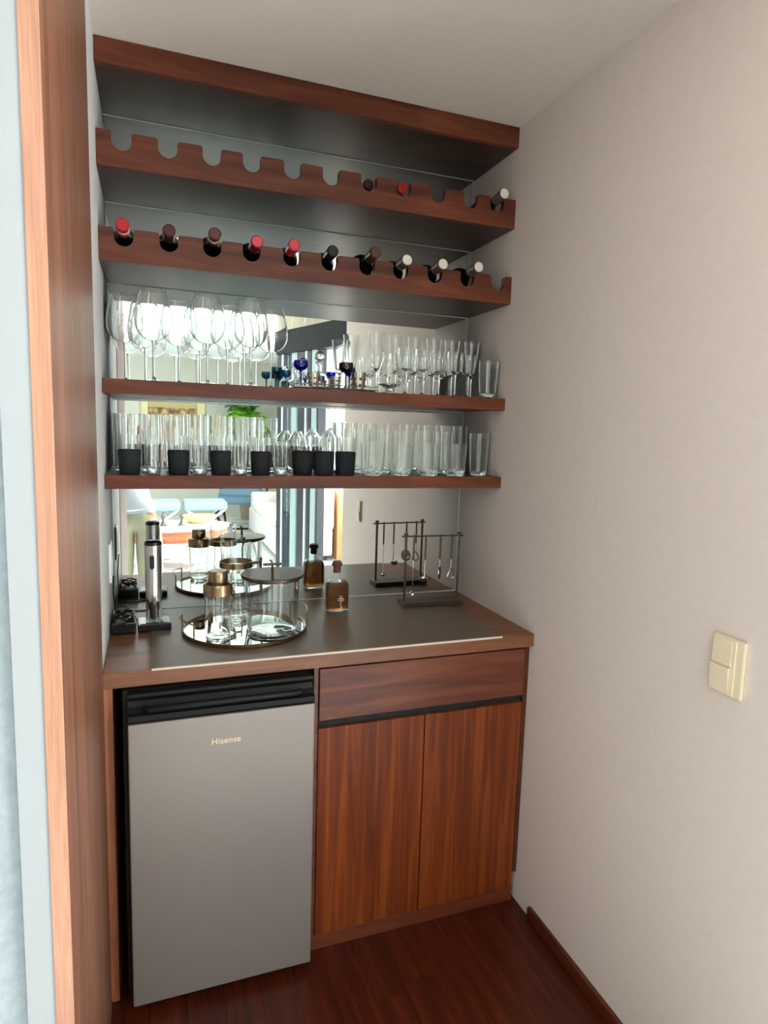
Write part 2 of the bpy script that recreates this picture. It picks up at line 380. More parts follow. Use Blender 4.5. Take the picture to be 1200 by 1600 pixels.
# shelves
SD = 0.2992
def shelf(z0, z1, label):
    t = E('wall_shelf', (0, -SD, z0), label, 'shelf', 'wooden shelves of the bar')
    h = z1 - z0
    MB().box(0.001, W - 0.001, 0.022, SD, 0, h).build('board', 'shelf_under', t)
    MB().box(0.001, W - 0.001, 0, 0.022, 0, h).build('front_edge', 'shelf_wood', t, bevel=0.001)
    return t
shelf(Z['b1'], H - 0.001, 'thick reddish wooden board fixed right under the ceiling, empty below')
def scallop(z0, z1, xs, label, r=0.0245):
    t = E('bottle_rack', (0, -SD, z0), label, 'wine rack', 'scalloped bottle racks of the bar')
    h = z1 - z0
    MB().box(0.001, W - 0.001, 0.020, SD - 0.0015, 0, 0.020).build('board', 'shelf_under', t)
    # front fascia with a row of round notches in its top edge
    poly = [(0.001, 0), (0.001, h)]
    for x in xs:
        zc = h - 0.022
        poly += [(x - r - 0.006, h), (x - r - 0.0015, h - 0.002), (x - r, h - 0.007)]
        poly += [(x - r * math.cos(a), zc + 0.0 - (r - 0.0) * math.sin(a) * 0.0 - 0.001 * 0 - (r * 0.0) if False else zc - (r - 0.0215 + 0.0) * 0 - 0.0) for a in []]
        for q in range(0, 13):
            a = PI * q / 12
            poly.append((x - r * math.cos(a), zc - 0.0245 * math.sin(a) * 0.99 + 0.0225 - 0.0225))
        poly += [(x + r, h - 0.007), (x + r + 0.0015, h - 0.002), (x + r + 0.006, h)]
    poly += [(W - 0.001, h), (W - 0.001, 0)]
    m = MB(); n = len(poly)
    vs = [(a, 0, b) for a, b in poly] + [(a, 0.020, b) for a, b in poly]
    fs = [(i, (i + 1) % n, (i + 1) % n + n, i + n) for i in range(n)]
    # front and back as vertical strips so that no face is concave
    ups = poly[1:-1]
    base = len(vs)
    for (a, b) in ups: vs += [(a, 0, 0), (a, 0.020, 0)]
    for i in range(len(ups) - 1):
        fs.append((1 + i, base + 2 * i, base + 2 * (i + 1), 2 + i))
        fs.append((1 + i + n, 2 + i + n, base + 2 * (i + 1) + 1, base + 2 * i + 1))
    m.add(vs, fs)
    m.build('scalloped_front', 'shelf_wood', t)
    return t
NX = [0.062, 0.176, 0.290, 0.3975, 0.512, 0.625, 0.741, 0.850, 0.965, 1.079, 1.189]
scallop(Z['b2'], Z['t2'], NX[:10] + [1.172], 'upper scalloped wooden bottle rack, mostly empty notches')
scallop(Z['b3'], Z['t3'], NX, 'lower scalloped wooden bottle rack, holding ten wine bottles')
shelf(Z['b4'], Z['t4'], 'thin reddish wooden shelf that carries the wine glasses and silver tray')
shelf(Z['b5'], Z['t5'], 'lowest thin wooden shelf, full of tumblers and black sleeved glasses')

# ------------------------------------------------------------------ counter, cabinet, fridge
t = E('worktop', (0, 0, 0.88), 'reddish brown wooden counter top over fridge and cabinet', 'counter')
MB().box(0.001, W - 0.001, -0.552, 0.004, 0, 0.040).build('board', 'counter_wood', t, bevel=0.0015)
t = E('counter_slab', (0, 0, 0.92), 'thin grey stone slab with pale front edge inlaid on the wooden counter', 'counter slab')
MB().box(0.115, 1.125, -0.548, -0.002, 0.0003, 0.003).build('slab', 'slab', t)
MB().box(0.115, 1.125, -0.5535, -0.548, -0.002, 0.003).build('pale_edge', 'slab_edge', t)

t = E('base_cabinet', (0.54, -0.535, 0), 'reddish wooden base cabinet with one drawer over two plain doors', 'cabinet')
B('body', 'drawer_wood', 0.004, 0.680, 0.022, 0.530, 0.045, 0.8795, t, 0)
B('plinth', 'drawer_wood', 0.004, 0.686, 0.004, 0.030, 0.0, 0.046, t)
B('side_panel', 'drawer_wood', 0.0, 0.0125, 0.0, 0.530, 0.046, 0.8795, t, 0.0008)
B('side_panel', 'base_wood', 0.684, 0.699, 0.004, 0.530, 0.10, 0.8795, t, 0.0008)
B('drawer_front', 'drawer_wood', 0.017, 0.681, 0.0, 0.020, 0.716, 0.869, t, 0.002)
B('door', 'door_wood', 0.0150, 0.3425, 0.0, 0.020, 0.050, 0.693, t, 0.0015)
B('door', 'door_wood', 0.3465, 0.6800, 0.0, 0.020, 0.050, 0.693, t, 0.0015)
B('shadow_rail', 'black_matte', 0.017, 0.681, 0.012, 0.0225, 0.693, 0.716, t, 0)
t = E('cabinet_side_panel', (0, -0.535, 0), 'narrow upright wooden panel between the lining and the fridge', 'panel')
B('panel', 'side_wood', 0.001, 0.0215, 0.0, 0.53, 0.0, 0.8795, t, 0.001)

t = E('mini_fridge', (0.045, -0.600, 0), 'small grey fridge with black top, standing under the counter', 'fridge')
B('body', 'black_matte', 0.0, 0.478, 0.045, 0.520, 0.022, 0.872, t, 0.004)
B('door', 'steel', 0.0125, 0.4825, 0.0, 0.042, 0.028, 0.801, t, 0.004)
m = MB()
prof = [(0.006, 0.801), (0.0, 0.808), (0.0, 0.822), (0.012, 0.826), (0.026, 0.836), (0.030, 0.850), (0.022, 0.862), (0.022, 0.870), (0.060, 0.872), (0.060, 0.801)]
m.prism([(a, b) for a, b in prof], 0.0125, 0.4825, plane='yz')
m.build('top_trim', 'fridge_black', t, bevel=0.0008)
m = MB(); m.tube([(0.052, 0.008, 0.838), (0.062, -0.003, 0.838), (0.43, -0.003, 0.838), (0.444, 0.008, 0.838)], 0.0085, 10)
m.build('handle', 'fridge_black', t, smooth=True)
m = MB(); m.lathe([(0, 0.030), (0.014, 0.030), (0.017, 0.02), (0.017, 0.0), (0, 0.0)], 14, (0.035, 0.07, 0))
m.build('foot', 'black_plastic', t)
m = MB(); m.lathe([(0, 0.030), (0.014, 0.030), (0.017, 0.02), (0.017, 0.0), (0, 0.0)], 14, (0.455, 0.07, 0))
m.build('foot', 'steel_tool', t)
B('kick_plate', 'black_matte', 0.006, 0.474, 0.046, 0.060, 0.006, 0.028, t)
cu = bpy.data.curves.new('brand_lettering', 'FONT'); cu.body = 'Hisense'; cu.size = 0.0222; cu.extrude = 0.0004; cu.align_x = 'LEFT'
cu.offset = 0.00025; cu.space_character = 1.06; cu.shear = 0.08
cu.materials.append(M['logo'])
o = bpy.data.objects.new('lettering_curve', cu); COL.objects.link(o)
me = bpy.data.meshes.new_from_object(o.evaluated_get(bpy.context.evaluated_depsgraph_get()))
bpy.data.objects.remove(o)
o = bpy.data.objects.new('brand_lettering', me); COL.objects.link(o); o.parent = t
o.location = (0.211, -0.0006, 0.7235); o.rotation_euler = (PI / 2, 0, 0)

# light switch on the right wall
t = E('light_switch', (W, -1.256, 1.076), 'cream plastic rocker light switch on the bare right wall', 'light switch')
m = MB(); m.box(-0.009, 0, -0.039, 0.039, -0.061, 0.061); m.build('plate', 'cream_plastic', t, bevel=0.004)
B('rail', 'cream_plastic', -0.0115, -0.008, -0.020, 0.037, -0.058, 0.058, t, 0.001)
B('blank', 'cream_plastic', -0.0125, -0.0105, -0.011, 0.035, 0.002, 0.056, t, 0.0008)
m = MB(); m.prism([(-0.0125, -0.056), (-0.0135, -0.056), (-0.0175, -0.001), (-0.0125, -0.001)], -0.011, 0.035, plane='xz')
m.build('rocker', 'cream_plastic', t, bevel=0.0006)
t = E('wall_outlet', (0, -0.17, 1.125), 'small white wall outlet on the niche side wall above the cable', 'outlet')
B('plate', 'outlet_white', 0, 0.008, -0.038, 0.038, -0.058, 0.058, t, 0.003)
B('socket', 'outlet_white', 0.008, 0.0095, -0.018, 0.018, -0.034, 0.034, t, 0.0005)

# ------------------------------------------------------------------ wine bottles lying in the racks
def wine_bottle(x, yfront, ztip, znotch_axis, zplate, cap, top, label, group, dx=0.0, tape=None):
    """bottle lying with its neck to the front; the empty stands at the tip of the neck and looks down the bottle"""
    tip = Vector((x + dx, yfront, ztip)); tail = Vector((x, -0.018, zplate + 0.0385))
    d = (tail - tip); L = d.length; d.normalize()
    t = E('wine_bottle', tip, label, 'wine bottle', group)
    q = Vector((0, 0, 1)).rotation_difference(d)
    t.rotation_mode = 'QUATERNION'; t.rotation_quaternion = q
    body = [(0, 0.001), (0.0135, 0.001), (0.0140, 0.004), (0.0138, 0.060), (0.0150, 0.078), (0.024, 0.098), (0.034, 0.118), (0.0372, 0.135), (0.0375, L - 0.008), (0.034, L - 0.001), (0.0, L - 0.004)]
    MB().lathe(body, 24).build('glass', 'bottle_green', t, smooth=True)
    MB().lathe([(0.0, -0.001), (0.0158, -0.001), (0.0170, 0.0010), (0.0170, 0.010), (0.0163, 0.0112), (0.0160, 0.052), (0.0141, 0.054)], 24).build('capsule', cap, t, smooth=True)
    MB().lathe([(0.0, -0.0026), (0.0138, -0.0026), (0.0152, -0.0012), (0.0152, 0.0)], 20).build('capsule_top', top, t, smooth=True)
    if tape: MB().lathe([(0.0162, 0.020), (0.0166, 0.020), (0.0166, 0.032), (0.0162, 0.032)], 20).build('neck_band', tape, t, smooth=True)
    return t
G3 = 'wine bottles in the lower rack'
specs = [
    ('cap_red', 'cap_red', 'label_cream', 'bright red foil and cream band, at the left end of its rack'),
    ('cap_maroon', 'cap_maroon', None, 'dark maroon foil, beside the bright red foil one in the lower rack'),
    ('cap_brown', 'cap_brown', 'label_cream', 'brown maroon foil over a cream neck band, in the lower rack'),
    ('cap_crimson', 'cap_rose', None, 'crimson foil sticking out furthest to one side in the lower rack'),
    ('cap_rose', 'cap_rose', None, 'rose red foil, beside the black capped one in the lower rack'),
    ('cap_black', 'cap_black', None, 'plain black foil in the lower rack'),
    ('cap_bronze', 'cap_bronze', None, 'dark bronze foil with a ringed top in the lower rack'),
    ('cap_taupe', 'cap_silver', None, 'dark foil and silver top, beside the bronze foil one'),
    ('cap_taupe', 'cap_silver', None, 'dark foil and silver top, middle of three in the lower rack'),
    ('cap_taupe', 'cap_silver', None, 'dark foil and silver top, nearest the empty lower notch'),
]
ytip = [-0.330, -0.330, -0.345, -0.350, -0.335, -0.335, -0.360, -0.345, -0.350, -0.360]
ztip = [2.047, 2.047, 2.050, 2.042, 2.050, 2.047, 2.052, 2.046, 2.046, 2.048]
dxs = [-0.001, 0, 0.003, 0.008, 0.0, 0.0, 0.006, 0.002, 0.003, 0.006]
for i, (c, tp, tape, lb) in enumerate(specs):
    wine_bottle(NX[i], ytip[i], ztip[i], 0, 1.9804, c, tp, 'wine bottle with ' + lb, G3, dxs[i], tape)
G2 = 'wine bottles in the upper rack'
wine_bottle(0.752, -0.262, 2.272, 0, 2.2168, 'cap_maroon', 'cap_maroon', 'dark wine bottle barely seen, sunk deep behind an upper rack notch', G2)
wine_bottle(0.850, -0.292, 2.268, 0, 2.2168, 'cap_wine', 'cap_wine', 'wine bottle with red foil, lying in the upper rack', G2)
wine_bottle(1.172, -0.342, 2.282, 0, 2.2168, 'cap_taupe', 'cap_silver', 'wine bottle with a silver top at the wall end of the upper rack', G2, 0.0)

# ------------------------------------------------------------------ glassware templates
def shell(outer, t=0.0013, floor=None, bottom=None):
    """closed glass wall: outer profile going up, then back down inside it"""
    inn = [(max(r - t, 0.0), z) for r, z in outer][::-1]
    inn = [(r, z) for r, z in inn if floor is None or z > floor]
    if floor is not None: inn += [(max(inn[-1][0] - 0.0005, 0.001), floor + 0.001), (0, floor)]
    else: inn += [(0, inn[-1][1])]
    return outer + inn
def goblet(h=0.255, rb=0.052, rim=0.036, stem=0.115, foot=0.038, mat='glass', name='wine_glass', n=30):
    t = E(name, (0, 0, 0), None, None)
    MB().lathe([(0, 0), (foot, 0), (foot, 0.0012), (foot * 0.6, 0.003), (0.007, 0.007), (0.0036, 0.013), (0, 0.013)], n).build('foot', mat, t, smooth=True)
    MB().lathe([(0.0036, 0.012), (0.0031, 0.03), (0.0031, stem - 0.02), (0.0042, stem - 0.008), (0.006, stem + 0.001)], 12).build('stem', 'base_glass', t, smooth=True)
    b = h - stem; pr = []
    for q in range(13):
        u = q / 12
        if q <= 7:
            a = (q / 7) * PI / 2; pr.append((rb * math.sin(a) ** 0.92, stem + b * 0.38 * (1 - math.cos(a))))
        else:
            v = (q - 7) / 5; pr.append((rb + (rim - rb) * v ** 1.7, stem + b * (0.38 + 0.62 * v)))
    pr[0] = (0.0, stem)
    MB().lathe(shell(pr, 0.0011), n).build('bowl', mat, t, smooth=True)
    return t
def flute(h=0.19, r=0.027, r0=0.010, stem=0.06, foot=0.029, name='flute_glass', belly=0.0, mat='glass'):
    t = E(name, (0, 0, 0), None, None)
    MB().lathe([(0, 0), (foot, 0), (foot, 0.0012), (foot * 0.5, 0.003), (0.0045, 0.009), (0.0038, 0.016), (0.0038, stem - 0.012), (0.0055, stem), (0, stem)], 22).build('stem_and_foot', 'base_glass', t, smooth=True)
    pr = [(0, stem)]
    for q in range(1, 11):
        u = q / 10
        pr.append((r0 + (r - r0) * u ** 0.6 + belly * math.sin(PI * u), stem + (h - stem) * (0.04 + 0.96 * u)))
    MB().lathe(shell(pr, 0.0011, stem + 0.008), 24).build('bowl', mat, t, smooth=True)
    return t
def tumbler(h=0.11, r=0.039, rb=0.032, fl=0.014, name='tumbler', sleeve=None, mat='glass', n=26):
    t = E(name, (0, 0, 0), None, None)
    outer = [(0, 0.0005), (rb * 0.9, 0.0), (rb, 0.003), (rb + (r - rb) * 0.35, h * 0.22), (rb + (r - rb) * 0.7, h * 0.5), (r, h)]
    MB().lathe(shell(outer, 0.0014, fl + 0.001), n).build('wall', mat, t, smooth=True)
    rr = rb + (r - rb) * 0.2 - 0.002
    MB().lathe([(0, 0.0015), (rb * 0.88, 0.001), (rr, 0.004), (rr, fl - 0.002), (rr * 0.9, fl), (0, fl - 0.0015)], n).build('base', 'base_glass', t, smooth=True)
    if sleeve:
        MB().lathe([(rb * 0.9, -0.0), (rb + 0.0022, 0.0), (rb + 0.0040, 0.004), (rb + (r - rb) * sleeve / h + 0.0042, sleeve - 0.003), (rb + (r - rb) * sleeve / h + 0.001, sleeve), (rb + (r - rb) * sleeve / h + 0.0002, sleeve)], n).build('sleeve', 'black_fabric', t, smooth=True)
    return t
def snifter(name='footed_beer_glass'):
    t = E(name, (0, 0, 0), None, None)
    MB().lathe([(0, 0), (0.030, 0), (0.031, 0.002), (0.012, 0.008), (0.011, 0.013), (0.014, 0.019), (0, 0.019)], 24).build('foot', 'base_glass', t, smooth=True)
    pr = [(0, 0.018), (0.020, 0.020), (0.036, 0.030), (0.0415, 0.046), (0.0385, 0.066), (0.030, 0.088), (0.0245, 0.104), (0.0235, 0.116), (0.0265, 0.128)]
    MB().lathe(shell(pr, 0.0014, 0.024), 28).build('bowl', 'glass2', t, smooth=True)
    return t
def place(proto, x, y, z, label, cat, group, used, s=1.0, rz=0.0, name=None):
    if proto not in used: used.add(proto); register(proto); o = proto
    else: o = copy_tree(proto)
    o.location = (x, y, z); o.scale = (s, s, s); o.rotation_euler = (0, 0, rz)
    tag(o, label, cat, group)
    return o
USED = set()
Z4, Z5 = Z['t4'] + 0.0003, Z['t5'] + 0.0003
gob = goblet()
gf = [0.066, 0.136, 0.280, 0.407]
rows = [('front', -0.240, gf), ('middle', -0.149, [0.108, 0.222, 0.345, 0.475]), ('rear', -0.0575, [0.055, 0.165, 0.283, 0.411])]
gf[0] = 0.054; gf[1] = 0.140
rows = [('front', -0.240, [0.133, 0.280, 0.405]), ('middle', -0.155, [0.055, 0.205, 0.346, 0.480]), ('rear', -0.0575, [0.110, 0.272, 0.410])]
for rn, y, xs in rows:
    for i, x in enumerate(xs):
        place(gob, x, y, Z4, 'large wine goblet, %s from the left in the %s row of goblets' % (nth(i), rn), 'wine glass', 'large wine goblets', USED, random.uniform(0.975, 1.0), random.uniform(0, 3))

# silver tray with decanter and coloured cordial glasses
t = E('silver_tray', (0.672, -0.195, Z4), 'long tarnished silver tray with pierced rim under the coloured cordial glasses', 'tray')
MB().box(-0.132, 0.132, -0.062, 0.062, 0.006, 0.009).build('plate', 'silver', t, bevel=0.002)
m = MB()
ring = [(0.132 * math.copysign(abs(math.cos(a)) ** 0.35, math.cos(a)), 0.062 * math.copysign(abs(math.sin(a)) ** 0.35, math.sin(a)), 0.0165) for a in [2 * PI * q / 48 + 0.01 for q in range(48)]]
m.tube(ring, 0.0017, 6, closed=True); m.tube([(a, b, 0.0085) for a, b, c in ring], 0.0013, 6, closed=True)
for q in range(48): m.tube([ring[q], (ring[q][0], ring[q][1], 0.0085)], 0.0009, 4)
m.build('pierced_rim', 'silver', t, smooth=True)
for sx in (-1, 1):
    for sy in (-1, 1):
        MB().lathe([(0, 0), (0.005, 0), (0.007, 0.003), (0.004, 0.0065), (0, 0.0065)], 12, (sx * 0.115, sy * 0.048, 0)).build('foot', 'silver', t, smooth=True)
for sx in (-1, 1):
    MB().tube([(sx * 0.131, -0.022, 0.0165), (sx * 0.143, -0.018, 0.021), (sx * 0.147, 0, 0.023), (sx * 0.143, 0.018, 0.021), (sx * 0.131, 0.022, 0.0165)], 0.0018, 8).build('handle', 'silver', t, smooth=True)
ZT = Z4 + 0.0092
t = E('decanter', (0.630, -0.180, ZT), 'squat clear glass decanter with a round ball stopper on the silver tray', 'decanter')
MB().lathe(shell([(0, 0), (0.030, 0), (0.034, 0.004), (0.0345, 0.030), (0.030, 0.042), (0.016, 0.050), (0.0115, 0.056), (0.0115, 0.078), (0.015, 0.082)], 0.002, 0.006), 26).build('body', 'smoke_glass', t, smooth=True)
MB().lathe([(0, 0.074), (0.009, 0.074), (0.009, 0.084)] + [(0.0165 * math.sin(a), 0.100 - 0.0165 * math.cos(a)) for a in [0.5 + q * (PI - 0.5) / 9 for q in range(10)]], 22).build('stopper', 'base_glass', t, smooth=True)
t = E('decanter', (0.583, -0.150, ZT), 'slim clear glass decanter with a small ball stopper on the silver tray', 'decanter')
MB().lathe(shell([(0, 0), (0.020, 0), (0.023, 0.003), (0.023, 0.032), (0.009, 0.046), (0.008, 0.064), (0.010, 0.068)], 0.0015, 0.005), 24).build('body', 'smoke_glass', t, smooth=True)
MB().lathe([(0, 0.062), (0.006, 0.062), (0.006, 0.070)] + [(0.0135 * math.sin(a), 0.083 - 0.0135 * math.cos(a)) for a in [0.5 + q * (PI - 0.5) / 9 for q in range(10)]], 20).build('stopper', 'base_glass', t, smooth=True)
def cordial(mat, h=0.082, r=0.0235, cup=0.032):
    t = E('cordial_glass', (0, 0, 0), None, None)
    MB().lathe([(0, 0), (0.019, 0), (0.019, 0.0015), (0.006, 0.005), (0.0028, 0.012), (0.0028, h - cup - 0.004), (0.005, h - cup), (0, h - cup)], 18).build('stem_and_foot', mat, t, smooth=True)
    MB().lathe(shell([(0, h - cup), (r * 0.6, h - cup + 0.003), (r * 0.95, h - cup * 0.6), (r, h - cup * 0.35), (r * 0.93, h)], 0.0012), 22).build('bowl', mat, t, smooth=True)
    return t
c1, c2, c3 = cordial('blue_glass'), cordial('purple_glass'), cordial('teal_glass', 0.074, 0.018, 0.026)
CG = 'small coloured cordial glasses'
place(c1, 0.5615, -0.215, ZT, 'cobalt blue cordial glass at the goblet end of the silver tray', 'cordial glass', CG, USED, 0.97)
place(c1, 0.672, -0.165, ZT, 'cobalt blue cordial glass low behind the silver cup in mid tray', 'cordial glass', CG, USED, 0.66)
place(c1, 0.731, -0.175, ZT, 'cobalt blue cordial glass half hidden behind the amethyst one', 'cordial glass', CG, USED, 0.86)
place(c2, 0.707, -0.215, ZT, 'dark amethyst purple cordial glass on the silver tray', 'cordial glass', CG, USED)
place(c3, 0.508, -0.100, Z4, 'teal blue cordial glass on the shelf between goblets and tray', 'cordial glass', CG, USED)
place(c3, 0.545, -0.065, Z4, 'teal blue cordial glass deepest on the shelf behind the tray', 'cordial glass', CG, USED, 0.95)
def cup(h=0.035, r=0.0165):
    t = E('silver_cup', (0, 0, 0), None, None)
    MB().lathe(shell([(0, 0), (r * 0.8, 0), (r * 0.82, 0.003), (r * 0.85, h * 0.5), (r, h)], 0.0012), 18).build('wall', 'silver', t, smooth=True)
    m = MB()
    for k in range(8):
        a = 2 * PI * k / 8
        for zz in (0.25, 0.62): m.lathe([(0, -0.003), (0.0024, -0.0018), (0.003, 0), (0.0024, 0.0018), (0, 0.003)], 8, (r * 0.86 * math.cos(a), r * 0.86 * math.sin(a), h * zz))
    m.build('beading', 'dark_bronze', t, smooth=True)
    return t
cp = cup()
place(cp, 0.600, -0.222, ZT, 'small beaded silver cup in front of the slim decanter', 'cup', 'small silver cups on the tray', USED, 1.25)
place(cp, 0.672, -0.222, ZT, 'small beaded silver cup in mid tray beside the amethyst glass', 'cup', 'small silver cups on the tray', USED, 1.05)
place(cp, 0.752, -0.205, ZT, 'taller beaded silver cup at the flute end of the tray', 'cup', 'small silver cups on the tray', USED, 1.55)

# clear stemware at the wall end of the same shelf
sn = snifter()
place(sn, 0.845, -0.243, Z4, 'bulbous footed clear beer glass in front of the flutes', 'glass', None, USED)
fl = flute(0.195, 0.027, 0.010, 0.070)
for i, (x, y) in enumerate([(0.766, -0.072), (0.835, -0.135), (0.905, -0.135), (0.975, -0.137), (1.045, -0.135), (1.115, -0.133), (1.190, -0.135)]):
    place(fl, x, y, Z4, 'tall clear champagne flute, %s from the tray end among the tall flutes' % nth(i), 'flute glass', 'tall champagne flutes', USED, 1.02 if i != 1 else 1.06, i)
wn = flute(0.150, 0.026, 0.016, 0.075, 0.028, 'sherry_glass', 0.004)
for i, (x, y) in enumerate([(0.913, -0.212), (0.972, -0.218), (1.031, -0.210), (1.089, -0.216), (1.147, -0.198), (0.870, -0.048), (0.940, -0.048), (1.010, -0.048), (1.080, -0.048), (1.150, -0.048)]):
    where = 'row of short stems' if y < -0.1 else 'rear row by the mirror'
    j = i if i < 5 else i - 5
    place(wn, x, y, Z4, 'short sherry glass, %s from the tray end in the %s' % (nth(j), where), 'sherry glass', 'short clear sherry glasses', USED, [1, 1, .96, 1.0, .97, .95, 1, 1, 1, 1][i])
rock = tumbler(0.125, 0.0345, 0.026, 0.014, 'tumbler')
place(rock, 1.201, -0.245, Z4, 'clear thick based tumbler nearest the wall beside the sherry glasses', 'tumbler', None, USED)

# lowest shelf
slv = tumbler(0.112, 0.0285, 0.0245, 0.010, 'sleeved_glass', sleeve=0.070)
SG = 'glasses in black sleeves'
for i, x in enumerate([0.064, 0.197, 0.318, 0.436]):
    place(slv, x, -0.240, Z5, 'glass in a black ribbed sleeve, %s of four spaced apart from the left' % nth(i), 'glass', SG, USED, 1.0)
for i, (x, y) in enumerate([(0.568, -0.230), (0.632, -0.245), (0.704, -0.240)]):
    place(slv, x, y, Z5, ['clear glass in a black sleeve, nearest the spaced ones in the tight black trio', 'clear glass in a black sleeve, middle of the tight black trio', 'clear glass in a black sleeve beside the plain tumblers, end of the black trio'][i], 'glass', SG, USED, 1.06)
shot = tumbler(0.100, 0.0225, 0.019, 0.020, 'small_tumbler')
for i, x in enumerate([0.129, 0.257, 0.376, 0.497]):
    place(shot, x, -0.235, Z5, 'narrow clear thick based glass, %s of those standing between the black sleeved glasses' % nth(i), 'glass', 'narrow glasses between the black sleeves', USED, 1.0)
hb = tumbler(0.178, 0.0295, 0.0265, 0.013, 'highball_glass')
for i, x in enumerate([0.046, 0.118, 0.188, 0.258, 0.330, 0.402, 0.474]):
    place(hb, x, -0.150 + random.uniform(-.004, .004), Z5, 'tall clear highball glass, %s in the middle row behind the sleeved glasses' % nth(i), 'highball glass', 'highball glasses at the left', USED, random.uniform(.96, 1.0))
for i, x in enumerate([0.052, 0.126, 0.204, 0.282, 0.360, 0.438]):
    place(hb, x, -0.064, Z5, 'tall clear highball glass, %s in the row along the mirror behind the sleeved glasses' % nth(i), 'highball glass', 'highball glasses at the left', USED, random.uniform(.96, 1.0))
for i, x in enumerate([0.770, 0.842, 0.914, 0.986, 1.058, 1.130, 1.200]):
    place(hb, x, -0.056, Z5, 'tall highball glass, %s from the black trio in the row along the mirror' % nth(i), 'highball glass', 'highball glasses at the wall end', USED, random.uniform(.93, .96))
mt = tumbler(0.148, 0.0350, 0.029, 0.014, 'tall_tumbler')
for i, x in enumerate([0.785, 0.864, 0.943, 1.022, 1.101]):
    place(mt, x, -0.142, Z5, 'mid height clear tumbler, %s from the sleeved trio in the middle row' % nth(i), 'tumbler', 'mid height tumblers', USED, random.uniform(.98, 1.0))
place(mt, 1.190, -0.225, Z5, 'clear straight tumbler nearest the wall, taller than its neighbours in front', 'tumbler', 'mid height tumblers', USED, 0.97)
lt = tumbler(0.106, 0.0395, 0.032, 0.016, 'low_tumbler')
for i, x in enumerate([0.795, 0.893, 0.992, 1.091]):
    place(lt, x, -0.243, Z5, 'low wide clear tumbler, %s from the sleeved trio in the front row' % nth(i), 'tumbler', 'low wide tumblers', USED, 1.0)
# round glass stoppered jars behind the sleeved trio
def jug():
    t = E('glass_jug', (0, 0, 0), None, None)
    MB().lathe(shell([(0, 0), (0.026, 0), (0.034, 0.012), (0.040, 0.040), (0.041, 0.075), (0.036, 0.105), (0.024, 0.124), (0.016, 0.132), (0.016, 0.140)], 0.0018, 0.006), 28).build('body', 'glass2', t, smooth=True)
    MB().tube([(0.036, 0, 0.105), (0.054, 0, 0.108), (0.060, 0, 0.085), (0.056, 0, 0.060), (0.040, 0, 0.050)], 0.0038, 8).build('handle', 'base_glass', t, smooth=True)
    return t
jg = jug()
place(jg, 0.683, -0.120, Z5, 'round bellied clear glass jug behind the black sleeved trio, nearer the wall', 'jug', 'glass jugs', USED, 1.0, 1.2)
place(jg, 0.578, -0.110, Z5, 'round bellied clear glass jug behind the black sleeved trio, nearer the highballs', 'jug', 'glass jugs', USED, 0.95, 2.4)

# ------------------------------------------------------------------ things on the counter
ZC = 0.9234
tx, ty = 0.385, -0.285; TR = 0.184
t = E('round_tray', (tx, ty, ZC), 'round mirrored tray with an antique brass rim and two wire handles', 'tray')
MB().lathe([(0, 0.002), (TR - 0.003, 0.002), (TR - 0.003, 0.0055), (0, 0.0055)], 72).build('mirror_plate', 'mirror', t, smooth=True)
MB().lathe([(TR - 0.003, 0.0), (TR + 0.001, 0.0), (TR + 0.002, 0.002), (TR + 0.002, 0.011), (TR, 0.0125), (TR - 0.003, 0.011), (TR - 0.003, 0.0)], 72).build('rim', 'brass', t, smooth=True)
for a0, nm in ((192, 'h'), (8, 'h')):
    m = MB(); pts = []
    for q in range(0, 13):
        a = math.radians(a0 - 20 + 40 * q / 12)
        rr = TR + 0.001 + 0.008 * math.sin(PI * q / 12)
        pts.append((rr * math.cos(a), rr * math.sin(a), 0.052 + 0.004 * math.sin(PI * q / 12)))
    m.tube(pts, 0.0023, 8)
    m.tube([(pts[0][0], pts[0][1], 0.004), pts[0]], 0.0023, 8); m.tube([(pts[-1][0], pts[-1][1], 0.004), pts[-1]], 0.0023, 8)
    m.lathe([(0, 0.003), (0.0034, 0), (0, -0.003)], 8, pts[0]); m.lathe([(0, 0.003), (0.0034, 0), (0, -0.003)], 8, pts[-1])
    m.build('handle', 'brass', t, smooth=True)
ZY = ZC + 0.0057
t = E('cocktail_shaker', (0.295, -0.379, ZY), 'clear glass cocktail shaker with brass collar and cap on the round tray', 'cocktail shaker')
MB().lathe(shell([(0, 0.0), (0.030, 0.0), (0.0345, 0.004), (0.0365, 0.060), (0.0395, 0.138)], 0.0022, 0.012), 32).build('glass_body', 'glass2', t, smooth=True)
MB().lathe([(0, 0.001), (0.029, 0.001), (0.032, 0.004), (0.032, 0.010), (0, 0.0105)], 28).build('glass_base', 'base_glass', t, smooth=True)
MB().lathe([(0.0385, 0.132), (0.0412, 0.133), (0.0412, 0.160), (0.039, 0.165), (0.028, 0.169), (0.0265, 0.171), (0, 0.171)], 36).build('collar', 'brass', t, smooth=True)
MB().lathe([(0.0262, 0.169), (0.0275, 0.171), (0.0268, 0.197), (0.0245, 0.201), (0, 0.2015)], 32).build('cap', 'brass', t, smooth=True)
t = E('ice_bucket', (0.456, -0.342, ZY), 'wide clear glass ice bucket with a flat dark bronze lid and bar knob', 'ice bucket')
MB().lathe(shell([(0, 0.0), (0.060, 0.0), (0.070, 0.006), (0.0755, 0.025), (0.078, 0.070), (0.0795, 0.166)], 0.003, 0.010), 40).build('glass_body', 'smoke_glass', t, smooth=True)
MB().lathe([(0, 0.001), (0.060, 0.001), (0.066, 0.004), (0.066, 0.0085), (0, 0.009)], 36).build('glass_base', 'base_glass', t, smooth=True)
